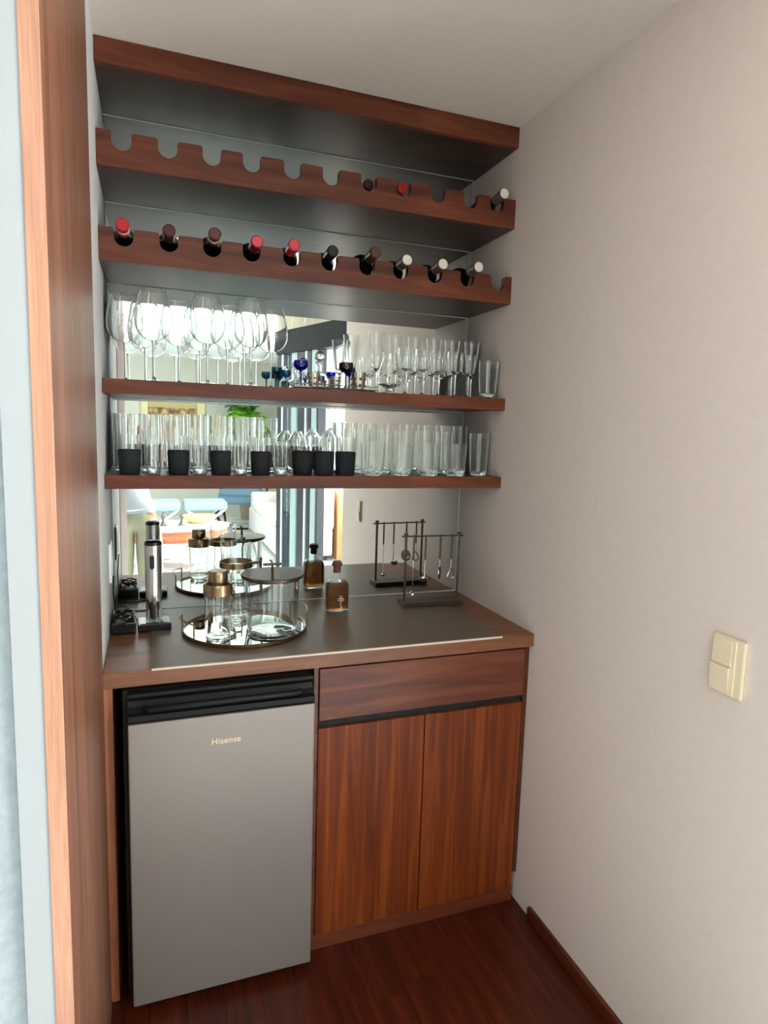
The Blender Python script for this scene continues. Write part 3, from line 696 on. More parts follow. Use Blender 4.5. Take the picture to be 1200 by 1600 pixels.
MB().lathe([(0, 0.160), (0.074, 0.160), (0.074, 0.1665), (0.090, 0.1665), (0.092, 0.169), (0.092, 0.174), (0.090, 0.1765), (0.082, 0.1755), (0, 0.179)], 48).build('lid', 'dark_bronze', t, smooth=True)
MB().tube([(0, 0, 0.177), (0, 0, 0.203)], 0.004, 10).tube([(-0.028, 0, 0.204), (0.026, 0, 0.204)], 0.0042, 10).tube([(0.0, 0, 0.204), (-0.002, 0.004, 0.212), (-0.008, 0.006, 0.216)], 0.003, 8).build('lid_knob', 'dark_bronze', t, smooth=True)
t = E('mixing_carafe', (0.368, -0.195, ZY), 'tall clear glass carafe with a brass band and side handle behind the shaker', 'carafe')
MB().lathe(shell([(0, 0.0), (0.036, 0.0), (0.044, 0.008), (0.046, 0.030), (0.036, 0.075), (0.032, 0.120), (0.034, 0.165), (0.0465, 0.185), (0.048, 0.245)], 0.0022, 0.012), 36).build('glass_body', 'glass2', t, smooth=True)
MB().lathe([(0, 0.001), (0.034, 0.001), (0.041, 0.005), (0.041, 0.010), (0, 0.0105)], 30).build('glass_base', 'base_glass', t, smooth=True)
MB().lathe([(0.0490, 0.170), (0.0515, 0.170), (0.0515, 0.188), (0.0490, 0.188), (0.0490, 0.170)], 40).build('brass_band', 'brass', t, smooth=True)
MB().tube([(0.050, 0, 0.179), (0.074, 0, 0.180), (0.077, 0, 0.176), (0.077, 0, 0.090)], 0.0042, 10).tube([(0.077, 0, 0.196), (0.077, 0, 0.170)], 0.0048, 10).build('handle', 'dark_bronze', t, smooth=True)

# spirit bottle
t = E('spirit_bottle', (0.706, -0.165, ZC), 'square shouldered bottle of amber spirit with cork stopper and small white key emblem', 'bottle', rz=-0.10)
def rr_ring(hx, hy, r, z, n=6):
    o = []
    for cx, cy, a0 in ((hx - r, hy - r, 0), (-hx + r, hy - r, 90), (-hx + r, -hy + r, 180), (hx - r, -hy + r, 270)):
        for q in range(n):
            a = math.radians(a0 + 90 * q / (n - 1)); o.append((cx + r * math.cos(a), cy + r * math.sin(a), z))
    return o
def loft(rings, cap0=True, cap1=True):
    m = MB(); n = len(rings[0]); vs = [p for r in rings for p in r]; fs = []
    for i in range(len(rings) - 1):
        for k2 in range(n):
            fs.append((i * n + k2, i * n + (k2 + 1) % n, (i + 1) * n + (k2 + 1) % n, (i + 1) * n + k2))
    if cap0: fs.append(tuple(range(n))[::-1])
    if cap1: fs.append(tuple((len(rings) - 1) * n + k2 for k2 in range(n)))
    return m.add(vs, fs)
hx, hy = 0.0395, 0.0265
rings = [rr_ring(hx - 0.004, hy - 0.004, 0.008, 0.0), rr_ring(hx, hy, 0.011, 0.004), rr_ring(hx, hy, 0.011, 0.094), rr_ring(hx - 0.002, hy - 0.001, 0.012, 0.101), rr_ring(hx - 0.010, hy - 0.006, 0.013, 0.110), rr_ring(0.0155, 0.0145, 0.0144, 0.117), rr_ring(0.0135, 0.0135, 0.0134, 0.122), rr_ring(0.0135, 0.0135, 0.0134, 0.136), rr_ring(0.0155, 0.0155, 0.0154, 0.138), rr_ring(0.0155, 0.0155, 0.0154, 0.143)]
loft(rings, True, True).build('glass', 'bottle_clear', t, smooth=True)
k0 = 0.0025
rings = [rr_ring(hx - 0.006, hy - 0.006, 0.008, 0.010), rr_ring(hx - k0, hy - k0, 0.0095, 0.013), rr_ring(hx - k0, hy - k0, 0.0095, 0.095), rr_ring(hx - 0.007, hy - 0.006, 0.0095, 0.1035)]
loft(rings).build('amber_spirit', 'tequila', t, smooth=True)
loft([rr_ring(hx - 0.006, hy - 0.006, 0.008, 0.0015), rr_ring(hx - 0.003, hy - 0.003, 0.010, 0.004), rr_ring(hx - 0.003, hy - 0.003, 0.010, 0.0085)]).build('glass_base', 'base_glass', t, smooth=True)
MB().lathe([(0, 0.134), (0.0118, 0.134), (0.0128, 0.1435), (0.0128, 0.155), (0.0180, 0.158), (0.0185, 0.163), (0.0150, 0.168), (0.0150, 0.172), (0, 0.173)], 24).build('stopper', 'cork', t, smooth=True)
m = MB(); ky = -hy - 0.0006; kx = 0.0105
for cx, cz in ((kx - 0.0055, 0.046), (kx + 0.0055, 0.046), (kx, 0.054)):
    m.tube([(cx + 0.0042 * math.cos(a), ky, cz + 0.0042 * math.sin(a)) for a in [2 * PI * q / 14 for q in range(14)]], 0.0009, 6, closed=True)
m.tube([(kx, ky, 0.042), (kx, ky, 0.016)], 0.0010, 6)
m.tube([(kx - 0.003, ky, 0.038), (kx + 0.003, ky, 0.038)], 0.0008, 6); m.tube([(kx, ky, 0.018), (kx + 0.005, ky, 0.018)], 0.0010, 6); m.tube([(kx, ky, 0.022), (kx + 0.004, ky, 0.022)], 0.0010, 6)
m.build('key_emblem', 'white_print', t, smooth=True)

# electric corkscrew on its charging base
t = E('electric_corkscrew', (0.1235, -0.205, ZC), 'tall brushed steel electric corkscrew with black button standing in a black charging base', 'corkscrew', rz=0.04)
B('charging_base', 'black_plastic', -0.047, 0.047, -0.034, 0.046, 0.0, 0.021, t, 0.0025)
B('base_top', 'black_plastic', -0.041, 0.041, -0.029, 0.041, 0.0205, 0.0222, t, 0.0008)
MB().lathe([(0.0225, 0.023), (0.0235, 0.024), (0.0225, 0.085), (0.0215, 0.085), (0.0222, 0.024), (0.0225, 0.023)], 28).build('clear_skirt', 'smoke_glass', t, smooth=True)
MB().lathe([(0, 0.030), (0.010, 0.030), (0.013, 0.036), (0.013, 0.055), (0.016, 0.060), (0.016, 0.084), (0, 0.084)], 20).build('grip_core', 'dark_bronze', t, smooth=True)
MB().lathe([(0, 0.084), (0.0228, 0.084), (0.0232, 0.0855), (0.0235, 0.104), (0.0228, 0.1045), (0.0228, 0.106), (0.0236, 0.1065), (0.0246, 0.255), (0.0, 0.255)], 32).build('steel_body', 'steel_tool', t, smooth=True)
MB().lathe([(0.0240, 0.255), (0.0248, 0.256), (0.0243, 0.264), (0.018, 0.268), (0, 0.269)], 32).build('top_cap', 'black_plastic', t, smooth=True)
pts = [(0.0065 * math.cos(a), 0.0065 * math.sin(a) + (0.014 if math.sin(a) > 0 else -0.014)) for a in [2 * PI * (q + .5) / 20 for q in range(20)]]
m = MB(); n = len(pts)
m.add([(a - 0.005, -0.0268, b + 0.206) for a, b in pts] + [(a - 0.005, -0.020, b + 0.206) for a, b in pts], [tuple(range(n))] + [(i, (i + 1) % n, (i + 1) % n + n, i + n) for i in range(n)])
m.build('button', 'black_matte', t)

# power adapter with its coiled cable
random.seed(3)
t = E('power_adapter', (0.038, -0.205, ZC - 0.003), 'black power adapter under a tangled coil of black cable beside the corkscrew', 'power adapter')
B('adapter_body', 'black_plastic', -0.034, 0.034, -0.040, 0.030, 0.0, 0.036, t, 0.005)
for c in range(6):
    m = MB(); pts = []
    rx, ry, zz = random.uniform(0.024, 0.031), random.uniform(0.032, 0.052), 0.038 + 0.003 * c
    ph, tl = random.uniform(0, 6), random.uniform(0.002, 0.010)
    for q in range(26):
        a = 2 * PI * q / 26
        pts.append((rx * math.cos(a) + random.uniform(-.001, .001), 0.004 * math.sin(c) + ry * math.sin(a), zz + tl * math.sin(2 * a + ph)))
    m.tube(pts, 0.0021, 6, closed=True)
    m.build('cable', 'black_plastic', t, smooth=True)
m = MB(); m.tube([(0.02, 0.02, 0.05), (0.0, 0.055, 0.062), (-0.02, 0.045, 0.060), (-0.03, 0.06, 0.03), (-0.03, 0.09, 0.005), (0.03, 0.10, 0.003), (0.075, 0.062, 0.006)], 0.0021, 6)
m.build('cable', 'black_plastic', t, smooth=True)
m = MB(); m.tube([(-0.03, 0.035, 0.012), (-0.028, 0.10, 0.05), (-0.031, 0.07, 0.10), (-0.027, 0.035, 0.160)], 0.0021, 6)
m.build('cable', 'black_plastic', t, smooth=True)

# bar tool rack
t = E('bar_tool_rack', (1.058, -0.160, ZC), 'dark metal rack with two posts and a rail on a brown base, holding bar tools', 'tool rack', rz=-0.055)
B('base', 'rack_wood', -0.112, 0.112, -0.033, 0.037, 0.0, 0.016, t, 0.002)
for sx in (-1, 1):
    MB().tube([(sx * 0.100, 0, 0.014), (sx * 0.100, 0, 0.252)], 0.0045, 12).build('post', 'dark_bronze', t, smooth=True)
    MB().lathe([(0, 0), (0.0075, 0), (0.008, 0.002), (0.008, 0.005), (0.006, 0.0075), (0, 0.008)], 16, (sx * 0.100, 0, 0.252)).build('finial', 'dark_bronze', t, smooth=True)
MB().tube([(-0.116, 0, 0.2475), (0.116, 0, 0.2475)], 0.0028, 10).build('rail', 'dark_bronze', t, smooth=True)
def tool(x, label, name, build):
    e = E(name, (1.058 + x * math.cos(0.055), -0.160 - x * math.sin(0.055), ZC + 0.2475), label, 'bar tool', 'bar tools hanging on the rack', rz=-0.055)
    MB().tube([(0, -0.0030 + 0.0045 * math.cos(a) * 0 - 0.0, 0) for a in (0,)] + [(0, -0.004, -0.002)], 0.002, 6) if False else None
    m = MB(); m.tube([(0, 0.0048 * math.sin(a), 0.0048 * math.cos(a)) for a in [2 * PI * q / 12 for q in range(12)]], 0.0016, 6, closed=True)
    m.build('hook_ring', 'dark_bronze', e, smooth=True)
    MB().tube([(0, 0, -0.005), (0, 0, -0.085)], [0.0035, 0.0032], 10).build('handle', 'dark_bronze', e, smooth=True)
    build(e)
    return e
def spoon(e):
    MB().tube([(0, 0, -0.085), (0, 0.001, -0.190), (0.0, 0.003, -0.198)], 0.0016, 8).build('shaft', 'steel_tool', e, smooth=True)
    MB().lathe([(0, -0.004), (0.005, -0.003), (0.0085, 0.0), (0.0075, 0.0005), (0.004, -0.002), (0, -0.0025)], 16).build('spoon_bowl', 'steel_tool', e, smooth=True, loc=(0, 0.003, -0.207)).rotation_euler = (PI / 2, 0, 0)
def ladle(e):
    MB().tube([(0, 0, -0.085), (0, 0.002, -0.140), (0.0, -0.004, -0.150)], 0.0017, 8).build('shaft', 'steel_tool', e, smooth=True)
    MB().lathe([(0, -0.016), (0.008, -0.0145), (0.014, -0.008), (0.0165, 0.0), (0.0155, 0.0), (0.013, -0.007), (0.0075, -0.0135), (0, -0.015)], 22).build('ladle_bowl', 'steel_tool', e, smooth=True, loc=(0, 0.012, -0.153))
def strainer(e):
    MB().tube([(0, 0, -0.085), (0, 0, -0.112)], 0.0022, 8).build('shaft', 'steel_tool', e, smooth=True)
    o = MB().lathe([(0, -0.001), (0.0235, -0.001), (0.0235, 0.001), (0, 0.001)], 26).build('strainer_disc', 'steel_tool', e, smooth=True, loc=(0, 0, -0.134))
    o.rotation_euler = (PI / 2, 0, math.radians(62))
    m = MB()
    for rr in (0.007, 0.012, 0.017, 0.0225):
        m.tube([(rr * math.cos(a), -0.002, rr * math.sin(a)) for a in [2 * PI * q / 22 for q in range(22)]], 0.0012, 5, closed=True)
    o = m.build('coil_spring', 'dark_bronze', e, smooth=True, loc=(0, 0, -0.134)); o.rotation_euler = (0, 0, math.radians(62))
def opener(e):
    MB().tube([(0, 0, -0.085), (0, 0, -0.122)], 0.0022, 8).build('shaft', 'steel_tool', e, smooth=True)
    pts = [(0, -0.120), (0.005, -0.126), (0.0125, -0.146), (0.012, -0.153), (0.006, -0.157), (-0.006, -0.157), (-0.012, -0.153), (-0.0125, -0.146), (-0.005, -0.126)]
    MB().tube([(a, 0, b) for a, b in pts], 0.0032, 8, closed=True).build('opener_ring', 'steel_tool', e, smooth=True)
tool(-0.070, 'long thin steel bar spoon hanging next to the outer post of the rack', 'bar_spoon', spoon)
tool(-0.026, 'small round steel ladle hanging between the spoon and the strainer', 'ladle', ladle)
tool(0.030, 'round coil edged cocktail strainer hanging on the rack', 'cocktail_strainer', strainer)
tool(0.074, 'bright steel bottle opener hanging beside the wall side post', 'bottle_opener', opener)

# ------------------------------------------------------------------ the living room behind the camera, seen in the mirrors
struct('floor_living', 'marble', -3.2, 2.5, -9.2, -1.70, -0.06, -0.002, label='pale glossy marble floor of the living room in the mirror')
struct('wall_far', 'living_wall', -3.2, 2.5, -9.2, -9.05, -0.05, 3.0, label='pale beige far wall of the living room in the mirror')
struct('ceiling_living', 'living_ceiling', -3.2, 2.5, -9.2, -1.66, 2.62, 2.80, label='bright white living room ceiling in the mirror')
# left wall with a wide window
for nm, b in (('wall_window_side', (-3.2, -3.05, -9.2, -6.8, -0.05, 2.8)), ('wall_window_side', (-3.2, -3.05, -2.4, -1.2, -0.05, 2.8)), ('wall_window_side', (-3.2, -3.05, -6.8, -2.4, 2.45, 2.8)), ('wall_window_side', (-3.2, -3.05, -6.8, -2.4, -0.05, 0.4))):
    struct(nm, 'living_wall', *b, label='wall around the wide living room window')
for nm, b in (('wall_garden_side', (2.36, 2.5, -9.2, -6.05, -0.05, 2.8)), ('wall_garden_side', (2.36, 2.5, -1.85, -1.2, -0.05, 2.8)), ('wall_garden_side', (2.36, 2.5, -6.05, -1.85, 2.45, 2.8)), ('wall_garden_side', (2.36, 2.5, -6.05, -4.1, -0.05, 0.5))):
    struct(nm, 'white_lacquer', *b, label='white wall on the garden side of the living room')
struct('wall_passage', 'wall', W + 0.14, 2.36, -1.35, -1.20, -0.05, 2.8, label='wall closing the passage behind the alcove')
w1 = E('window_1', (2.43, -5.075, 0.5), 'white lattice window on the garden side, seen in the mirror', 'window'); w1['kind'] = 'structure'
for yy in [-0.975 + 0.216 * i for i in range(10)]: B('muntin', 'white_lacquer', -0.02, 0.02, yy - 0.012, yy + 0.012, 0, 1.95, w1, 0)
for zz in [0.02 + 0.27 * i for i in range(8)]: B('muntin', 'white_lacquer', -0.018, 0.018, -0.975, 0.975, zz - 0.012, zz + 0.012, w1, 0)
w3 = E('window_3', (2.43, -2.975, 0.0), 'tall glazed garden doorway beside the lattice window', 'window'); w3['kind'] = 'structure'
for yy in (-1.10, -0.37, 0.37, 1.10): B('window_frame', 'alu_dark', -0.03, 0.03, yy - 0.025, yy + 0.025, 0, 2.45, w3, 0)
w2 = E('window_2', (-3.12, -4.6, 0.4), 'wide living room window with pale frame', 'window'); w2['kind'] = 'structure'
for yy in (-2.19, -0.73, 0.73, 2.19): B('window_frame', 'alu_light', -0.03, 0.03, yy - 0.03, yy + 0.03, 0, 2.05, w2, 0)

# dark glazed screen of sliding doors between passage and veranda
p0, p1 = Vector((1.198, -3.373, 0)), Vector((1.66, -1.93, 0))
ang = math.atan2(p1.y - p0.y, p1.x - p0.x); L = (p1 - p0).length
t = E('sliding_door', p0, 'dark aluminium glazed sliding door with heavy top beam, seen in the mirror', 'sliding door', rz=ang)
B('top_beam', 'beam', -0.03, L, -0.05, 0.05, 2.15, 2.34, t)
def post(u, w, mat, nm='post'): B(nm, mat, u - w / 2, u + w / 2, -0.035, 0.035, 0.0, 2.15, t)
post(0.00, 0.065, 'alu_dark'); post(0.058, 0.035, 'alu_light'); post(0.085, 0.018, 'alu_dark')
post(0.26, 0.085, 'teal_frame', 'door_stile')
post(0.375, 0.10, 'alu_dark'); post(0.445, 0.028, 'alu_light'); post(0.50, 0.05, 'alu_dark'); post(0.575, 0.075, 'teal_frame', 'door_stile'); post(0.635, 0.02, 'alu_dark')
B('glass_pane', 'pane', 0.095, 0.33, -0.004, 0.004, 0.02, 2.15, t, 0)
B('bottom_rail', 'alu_light', 0.095, 0.33, -0.02, 0.02, 0.0, 0.09, t)
for u in (0.125, 0.165): MB().tube([(u, -0.06, 0.78), (u, -0.06, 0.05)], 0.010, 8).tube([(u, -0.06, 0.78), (u, -0.02, 0.80)], 0.010, 8).build('pull_bar', 'alu_light', t, smooth=True)
t = E('curtain', (1.30, -3.62, 2.25), 'cream pleated curtain hanging above the sliding door beam, in the mirror', 'curtain', rz=ang)
m = MB(); pts = [(0.02 * q, -0.02 * math.sin(q * 1.1)) for q in range(-6, 70)]
m.add([(a, b, z) for z in (-0.02, 0.365) for a, b in pts], [(i, i + 1, i + 1 + len(pts), i + len(pts)) for i in range(len(pts) - 1)])
m.add([(a, b + 0.004, z) for z in (-0.02, 0.365) for a, b in pts], [(i, i + 1, i + 1 + len(pts), i + len(pts)) for i in range(len(pts) - 1)])
m.build('pleats', 'curtain', t, smooth=True)
t = E('cupboard', (2.165, -5.70, 0), 'orange brown wooden cupboard with upright handles under the lattice window', 'cupboard')
B('body', 'orange_wood_v', 0.0, 0.19, -0.35, 0.75, 0.0, 0.82, t, 0.004)
for yy in (0.10, 0.24, 0.5): MB().tube([(-0.02, yy, 0.66), (-0.02, yy, 0.12)], 0.012, 8).tube([(0.0, yy, 0.66), (-0.02, yy, 0.66)], 0.012, 8).build('handle', 'orange_wood_v', t, smooth=True)

# picture, palm
t = E('framed_picture', (0.48, -9.05, 1.84), 'wide picture of pebbles in a pale yellow frame on the far wall', 'picture')
o = MB().box(0.08, 0.86, -9.03, -9.02, 1.47, 2.00).build('print', 'picture', t, loc=(-0.48, 9.05, -1.84))
B('frame', 'frame_yellow', -0.50, -0.395, 0.0, 0.05, -0.44, 0.20, t); B('frame', 'frame_yellow', 0.38, 0.50, 0.0, 0.05, -0.44, 0.20, t)
B('frame', 'frame_yellow', -0.395, 0.38, 0.0, 0.05, -0.44, -0.365, t); B('frame', 'frame_yellow', -0.395, 0.38, 0.0, 0.05, 0.16, 0.20, t)
random.seed(11)
t = E('potted_palm', (1.66, -8.52, 0), 'leafy green palm in a tall pot by the far wall, in the mirror', 'plant')
MB().lathe([(0, 0), (0.14, 0), (0.19, 0.40), (0.20, 0.42), (0.17, 0.42), (0.16, 0.36), (0, 0.36)], 24).build('pot', 'pot', t, smooth=True)
for i in range(30):
    a = i * 2.4; ln = random.uniform(0.36, 0.56); up = random.uniform(0.5, 1.0); h0 = random.uniform(1.15, 1.8)
    m = MB(); sp = []
    for q in range(9):
        u = q / 8
        sp.append(Vector((math.cos(a) * ln * u, math.sin(a) * ln * u * 0.6, h0 + up * u - 0.75 * up * u * u * 1.1)))
    m.tube([Vector((math.cos(a) * 0.03, math.sin(a) * 0.03, 0.36))] + sp, 0.006, 5)
    sd = Vector((-math.sin(a), math.cos(a), 0))
    for q in range(1, 26):
        u = q / 26; f = u * 8; i0 = min(int(f), 7); pp = sp[i0].lerp(sp[i0 + 1], f - i0)
        l2 = 0.20 * math.sin(PI * (0.12 + 0.85 * u)); fwd = (sp[i0 + 1] - sp[i0]).normalized()
        for s_ in (-1, 1):
            e = pp + sd * s_ * l2 + fwd * l2 * 0.5 + Vector((0, 0, -0.35 * l2)); mid = pp.lerp(e, 0.5) + fwd * 0.012
            m.add([pp, mid, e, pp.lerp(e, 0.5) - fwd * 0.012], [(0, 1, 2, 3)])
    m.build('frond', 'leaf' if i % 3 else 'leaf_dark', t)

# rug and furniture
t = E('rug', (0.75, -6.9, -0.002), 'pale blue and grey patterned rug under the coffee table', 'rug')
B('pile', 'rug', -1.6, 0.62, -0.3, 1.55, 0.0, 0.012, t, 0.004)
t = E('coffee_table', (0.35, -4.98, 0), 'low coffee table with white top and orange wooden apron, in the mirror', 'coffee table')
def ell(a, b, n=40): return [(a * math.cos(2 * PI * q / n), b * math.sin(2 * PI * q / n)) for q in range(n)]
def disc(a, b, z0, z1): return MB().prism(ell(a, b), z0, z1, plane='xy')
disc(0.62, 0.37, 0.43, 0.455).build('top', 'white_lacquer', t, bevel=0.004)
disc(0.60, 0.35, 0.31, 0.43).build('apron', 'orange_wood', t)
for sx in (-1, 1):
    for sy in (-1, 1): MB().tube([(sx * 0.36, sy * 0.20, 0.31), (sx * 0.38, sy * 0.21, 0.0)], [0.028, 0.018], 10).build('leg', 'white_lacquer', t, smooth=True)
def figurine():
    t = E('candlestick', (0, 0, 0), None, None)
    MB().lathe([(0, 0), (0.040, 0), (0.042, 0.006), (0.022, 0.030), (0.012, 0.060), (0.010, 0.080), (0.022, 0.090), (0.026, 0.105), (0.014, 0.118), (0.008, 0.135), (0.012, 0.142), (0, 0.150)], 18).build('body', 'figurine', t, smooth=True)
    return t
fg = figurine()
place(fg, 0.232, -4.93, 0.4555, 'small grey metal candlestick on the coffee table, beside the photographer', 'candlestick', 'candlesticks on the coffee table', USED)
place(fg, 0.420, -4.93, 0.4555, 'small grey metal candlestick on the coffee table, nearer the straw basket', 'candlestick', 'candlesticks on the coffee table', USED, 0.95)
t = E('straw_basket', (0.62, -5.13, 0.4555), 'shallow pale straw basket on the coffee table', 'basket')
MB().lathe([(0, 0), (0.11, 0), (0.16, 0.03), (0.18, 0.085), (0.172, 0.085), (0.152, 0.035), (0, 0.012)], 26, sy=0.7).build('wall', 'basket', t, smooth=True)
for i in range(4): MB().lathe([(0, -0.03), (0.02, -0.022), (0.034, 0), (0.024, 0.022), (0, 0.03)], 12, (-0.075 + 0.05 * i, 0.02 * (-1) ** i, 0.055)).build('content_ball', 'basket', t, smooth=True)
def stool():
    t = E('stool', (0, 0, 0), None, None)
    B('cushion', 'blue_fabric', -0.28, 0.28, -0.24, 0.24, 0.38, 0.50, t, 0.04)
    for sy in (-1, 1):
        MB().tube([(-0.24, sy * 0.2, 0.385), (0.0, sy * 0.2, 0.18), (0.24, sy * 0.2, 0.0)], 0.018, 8).build('crossed_leg', 'white_lacquer', t, smooth=True)
        MB().tube([(0.24, sy * 0.2, 0.385), (0.0, sy * 0.2, 0.20), (-0.24, sy * 0.2, 0.0)], 0.018, 8).build('crossed_leg', 'white_lacquer', t, smooth=True)
    MB().tube([(0, -0.2, 0.19), (0, 0.2, 0.19)], 0.014, 8).build('stretcher', 'white_lacquer', t, smooth=True)
    return t
st = stool()
place(st, 0.20, -6.75, 0.024, 'pale blue cushioned stool with crossed legs, half hidden by the photographer', 'stool', 'blue cushioned stools', USED)
place(st, 0.80, -6.75, 0.024, 'pale blue cushioned stool with crossed legs beside the blue armchair', 'stool', 'blue cushioned stools', USED)
t = E('armchair', (1.43, -7.66, 0.0), 'slate blue upholstered armchair with curved dark carved legs', 'armchair', rz=0.25)
B('seat', 'blue_velvet', -0.33, 0.33, -0.30, 0.30, 0.37, 0.54, t, 0.04)
B('backrest', 'blue_velvet', -0.31, 0.31, 0.22, 0.32, 0.50, 1.00, t, 0.04)
for sx in (-1, 1):
    B('arm_pad', 'blue_velvet', sx * 0.33 - 0.04, sx * 0.33 + 0.04, -0.2, 0.26, 0.62, 0.70, t, 0.02)
    MB().tube([(sx * 0.33, -0.20, 0.63), (sx * 0.35, -0.24, 0.56), (sx * 0.32, -0.20, 0.50)], 0.018, 8).build('arm_support', 'dark_leg', t, smooth=True)
    for sy in (-1, 1):
        MB().tube([(sx * 0.29, sy * 0.26, 0.40), (sx * 0.35, sy * 0.31, 0.24), (sx * 0.31, sy * 0.27, 0.12), (sx * 0.30, sy * 0.27, 0.04), (sx * 0.33, sy * 0.30, 0.0)], [0.035, 0.032, 0.020, 0.016, 0.022], 8).build('leg', 'dark_leg', t, smooth=True)
t = E('sofa', (1.95, -6.60, 0), 'long off white upholstered sofa along the garden side, in the mirror', 'sofa')
B('base', 'sofa', -0.50, 0.15, -0.55, 1.70, 0.06, 0.38, t, 0.03)
B('backrest', 'sofa', 0.0, 0.17, -0.55, 1.70, 0.36, 0.85, t, 0.05)
for yy in (-0.53, 1.46): B('armrest', 'sofa', -0.48, 0.05, yy, yy + 0.24, 0.36, 0.60, t, 0.04)
for i in range(2): B('seat_cushion', 'sofa', -0.50, 0.03, -0.28 + 0.865 * i, 0.58 + 0.865 * i, 0.38, 0.48, t, 0.03)
for i in range(2):
    o = B('back_cushion', 'sofa', -0.09, 0.09, -0.3, 0.3, -0.19, 0.19, t, 0.07); o.location = (-0.08, 0.15 + 0.865 * i, 0.66); o.rotation_euler = (0, 0.3, 0)
for yy in (-0.48, 1.62):
    for xx in (-0.42, 0.08): MB().tube([(xx, yy, 0.07), (xx, yy, 0.0)], 0.025, 10).build('leg', 'dark_leg', t, smooth=True)

# ------------------------------------------------------------------ the person taking the photograph, seen in the mirror
def skin_mesh(name, mat, verts, edges, radii, parent, root=0, sub=2):
    me = bpy.data.meshes.new(name); me.from_pydata([Vector(v) for v in verts], edges, [])
    o = bpy.data.objects.new(name, me); COL.objects.link(o); o.parent = parent
    me.materials.append(M[mat])
    md = o.modifiers.new('skin', 'SKIN'); md.use_smooth_shade = True
    sv = me.skin_vertices[0].data
    for i, r in enumerate(radii):
        sv[i].radius = r if isinstance(r, tuple) else (r, r); sv[i].use_root = (i == root)
    s_ = o.modifiers.new('sub', 'SUBSURF'); s_.levels = sub; s_.render_levels = sub
    return o
PX, PY = 0.005, -2.62
t = E('person', (PX, PY, -0.002), 'person in white shirt and khaki trousers holding up a phone, seen in the mirror', 'person')
# body: pelvis, spine, neck, arms reaching to the phone, legs
cv = Vector((0.1218 - PX, -2.2023 - PY, 1.5377))   # camera lens, local
V = [(0, 0, 0.95), (-0.02, 0, 1.10), (-0.07, -0.01, 1.28), (-0.11, -0.01, 1.42), (-0.14, 0.01, 1.50), (-0.155, 0.02, 1.545),
     (0.10, 0, 0.90), (0.11, 0.02, 0.50), (0.115, 0.0, 0.09), (-0.10, 0, 0.90), (-0.11, 0.02, 0.50), (-0.115, 0.0, 0.09),
     (0.07, -0.01, 1.41), (0.20, 0.10, 1.22), (0.225, 0.30, 1.40), (0.205, 0.35, 1.455),
     (-0.29, -0.01, 1.41), (-0.26, 0.14, 1.20), (-0.02, 0.30, 1.39), (0.035, 0.35, 1.45)]
Ed = [(0, 1), (1, 2), (2, 3), (3, 4), (4, 5), (0, 6), (6, 7), (7, 8), (0, 9), (9, 10), (10, 11), (3, 12), (12, 13), (13, 14), (14, 15), (3, 16), (16, 17), (17, 18), (18, 19)]
Rd = [(0.11, 0.09), (0.105, 0.09), (0.14, 0.10), (0.13, 0.09), 0.055, 0.055, 0.060, 0.048, 0.040, 0.060, 0.048, 0.040, 0.062, 0.046, 0.032, 0.028, 0.062, 0.046, 0.032, 0.028]
skin_mesh('body', 'skin', V, Ed, Rd, t)
MB().lathe([(0, -0.125), (0.045, -0.115), (0.066, -0.08), (0.074, -0.02), (0.076, 0.03), (0.066, 0.08), (0.040, 0.105), (0, 0.112)], 24, (-0.165, 0.025, 1.66), sy=1.2).build('head', 'skin', t, smooth=True)
MB().tube([(-0.165, 0.11, 1.68), (-0.165, 0.128, 1.645), (-0.165, 0.112, 1.635)], [0.008, 0.013, 0.008], 8).build('nose', 'skin', t, smooth=True)
for sx in (-1, 1):
    MB().lathe([(0, -0.009), (0.009, 0), (0, 0.009)], 12, (sx * 0.030 - 0.165, 0.108, 1.675)).build('eye', 'black_plastic', t, smooth=True)
    MB().lathe([(0, -0.03), (0.012, -0.015), (0.016, 0.01), (0, 0.03)], 12, (sx * 0.077 - 0.165, 0.02, 1.66), sx=0.6).build('ear', 'skin', t, smooth=True)
MB().tube([(-0.187, 0.108, 1.602), (-0.165, 0.116, 1.600), (-0.143, 0.108, 1.602)], 0.005, 8).build('mouth', 'cap_rose', t, smooth=True)
MB().lathe([(0.079, -0.01), (0.082, 0.03), (0.073, 0.085), (0.045, 0.115), (0, 0.122)], 24, (-0.165, 0.010, 1.665), sy=1.2).build('hair', 'hair', t, smooth=True)
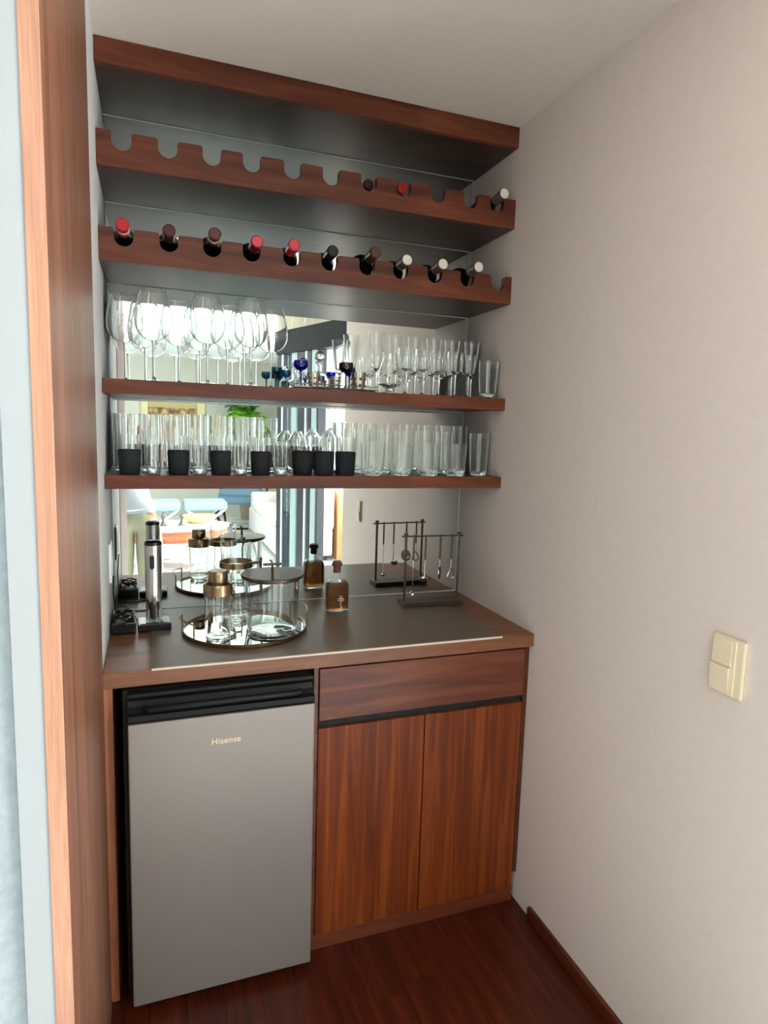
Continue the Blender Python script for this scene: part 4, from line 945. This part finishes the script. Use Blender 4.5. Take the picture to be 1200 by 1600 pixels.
# trousers and shirt over the body
skin_mesh('trousers', 'khaki', [(0, 0, 0.95), (0, 0, 1.00), (0.090, 0, 0.86), (0.10, 0.02, 0.50), (0.112, 0.005, 0.10), (-0.085, 0, 0.86), (-0.10, 0.02, 0.50), (-0.112, 0.005, 0.10)],
          [(0, 1), (0, 2), (2, 3), (3, 4), (0, 5), (5, 6), (6, 7)], [(0.165, 0.125), (0.160, 0.12), 0.112, 0.094, 0.078, 0.112, 0.094, 0.078], t)
skin_mesh('shirt', 'shirt', [(-0.01, 0, 1.07), (0, 0, 0.95), (-0.07, -0.01, 1.28), (-0.11, -0.01, 1.42), (0.07, -0.01, 1.405), (0.15, 0.06, 1.30), (-0.29, -0.01, 1.405), (-0.275, 0.06, 1.30)],
          [(0, 1), (0, 2), (2, 3), (3, 4), (4, 5), (3, 6), (6, 7)], [(0.170, 0.13), (0.185, 0.14), (0.170, 0.125), (0.145, 0.10), 0.080, 0.068, 0.080, 0.068], t)
for sx in (-1, 1):
    B('shoe', 'shoe', sx * 0.115 - 0.045, sx * 0.115 + 0.045, -0.09, 0.19, 0.0, 0.085, t, 0.03)
def hand(wx, wy, wz, side):
    V = [(wx, wy, wz), (wx - side * 0.010, wy + 0.035, wz + 0.035)]
    E_ = [(0, 1)]; R = [(0.024, 0.018), (0.028, 0.016)]
    for f in range(4):
        zb = wz + 0.010 + 0.017 * f
        b = len(V); V += [(wx - side * 0.014, wy + 0.050, zb + 0.01), (wx - side * 0.020, wy + 0.066, zb + 0.012), (wx - side * 0.045, wy + 0.068 - 0.002 * f, zb + 0.012)]
        E_ += [(1, b), (b, b + 1), (b + 1, b + 2)]; R += [0.0095, 0.0085, 0.0075]
    b = len(V); V += [(wx - side * 0.016, wy + 0.030, wz + 0.05), (wx - side * 0.040, wy + 0.040, wz + 0.062)]
    E_ += [(1, b), (b, b + 1)]; R += [0.011, 0.009]
    return skin_mesh('hand', 'skin', V, E_, R, t, 0, 1)
hand(0.205, 0.350, 1.455, 1); hand(0.035, 0.350, 1.45, -1)
t = E('phone', (0.1218, -2.2023, 1.5377), 'black mobile phone held up in both hands, seen in the mirror', 'phone')
t.matrix_world = cam.matrix_world.copy()
MB().box(-0.060, 0.012, -0.130, 0.018, 0.010, 0.018).build('case', 'black_plastic', t, bevel=0.003)
MB().lathe([(0, 0.0101), (0.0085, 0.0101), (0.0085, 0.0085), (0.0068, 0.0080), (0.0064, 0.0095), (0, 0.0095)], 20).build('lens_ring', 'steel_tool', t, smooth=True)
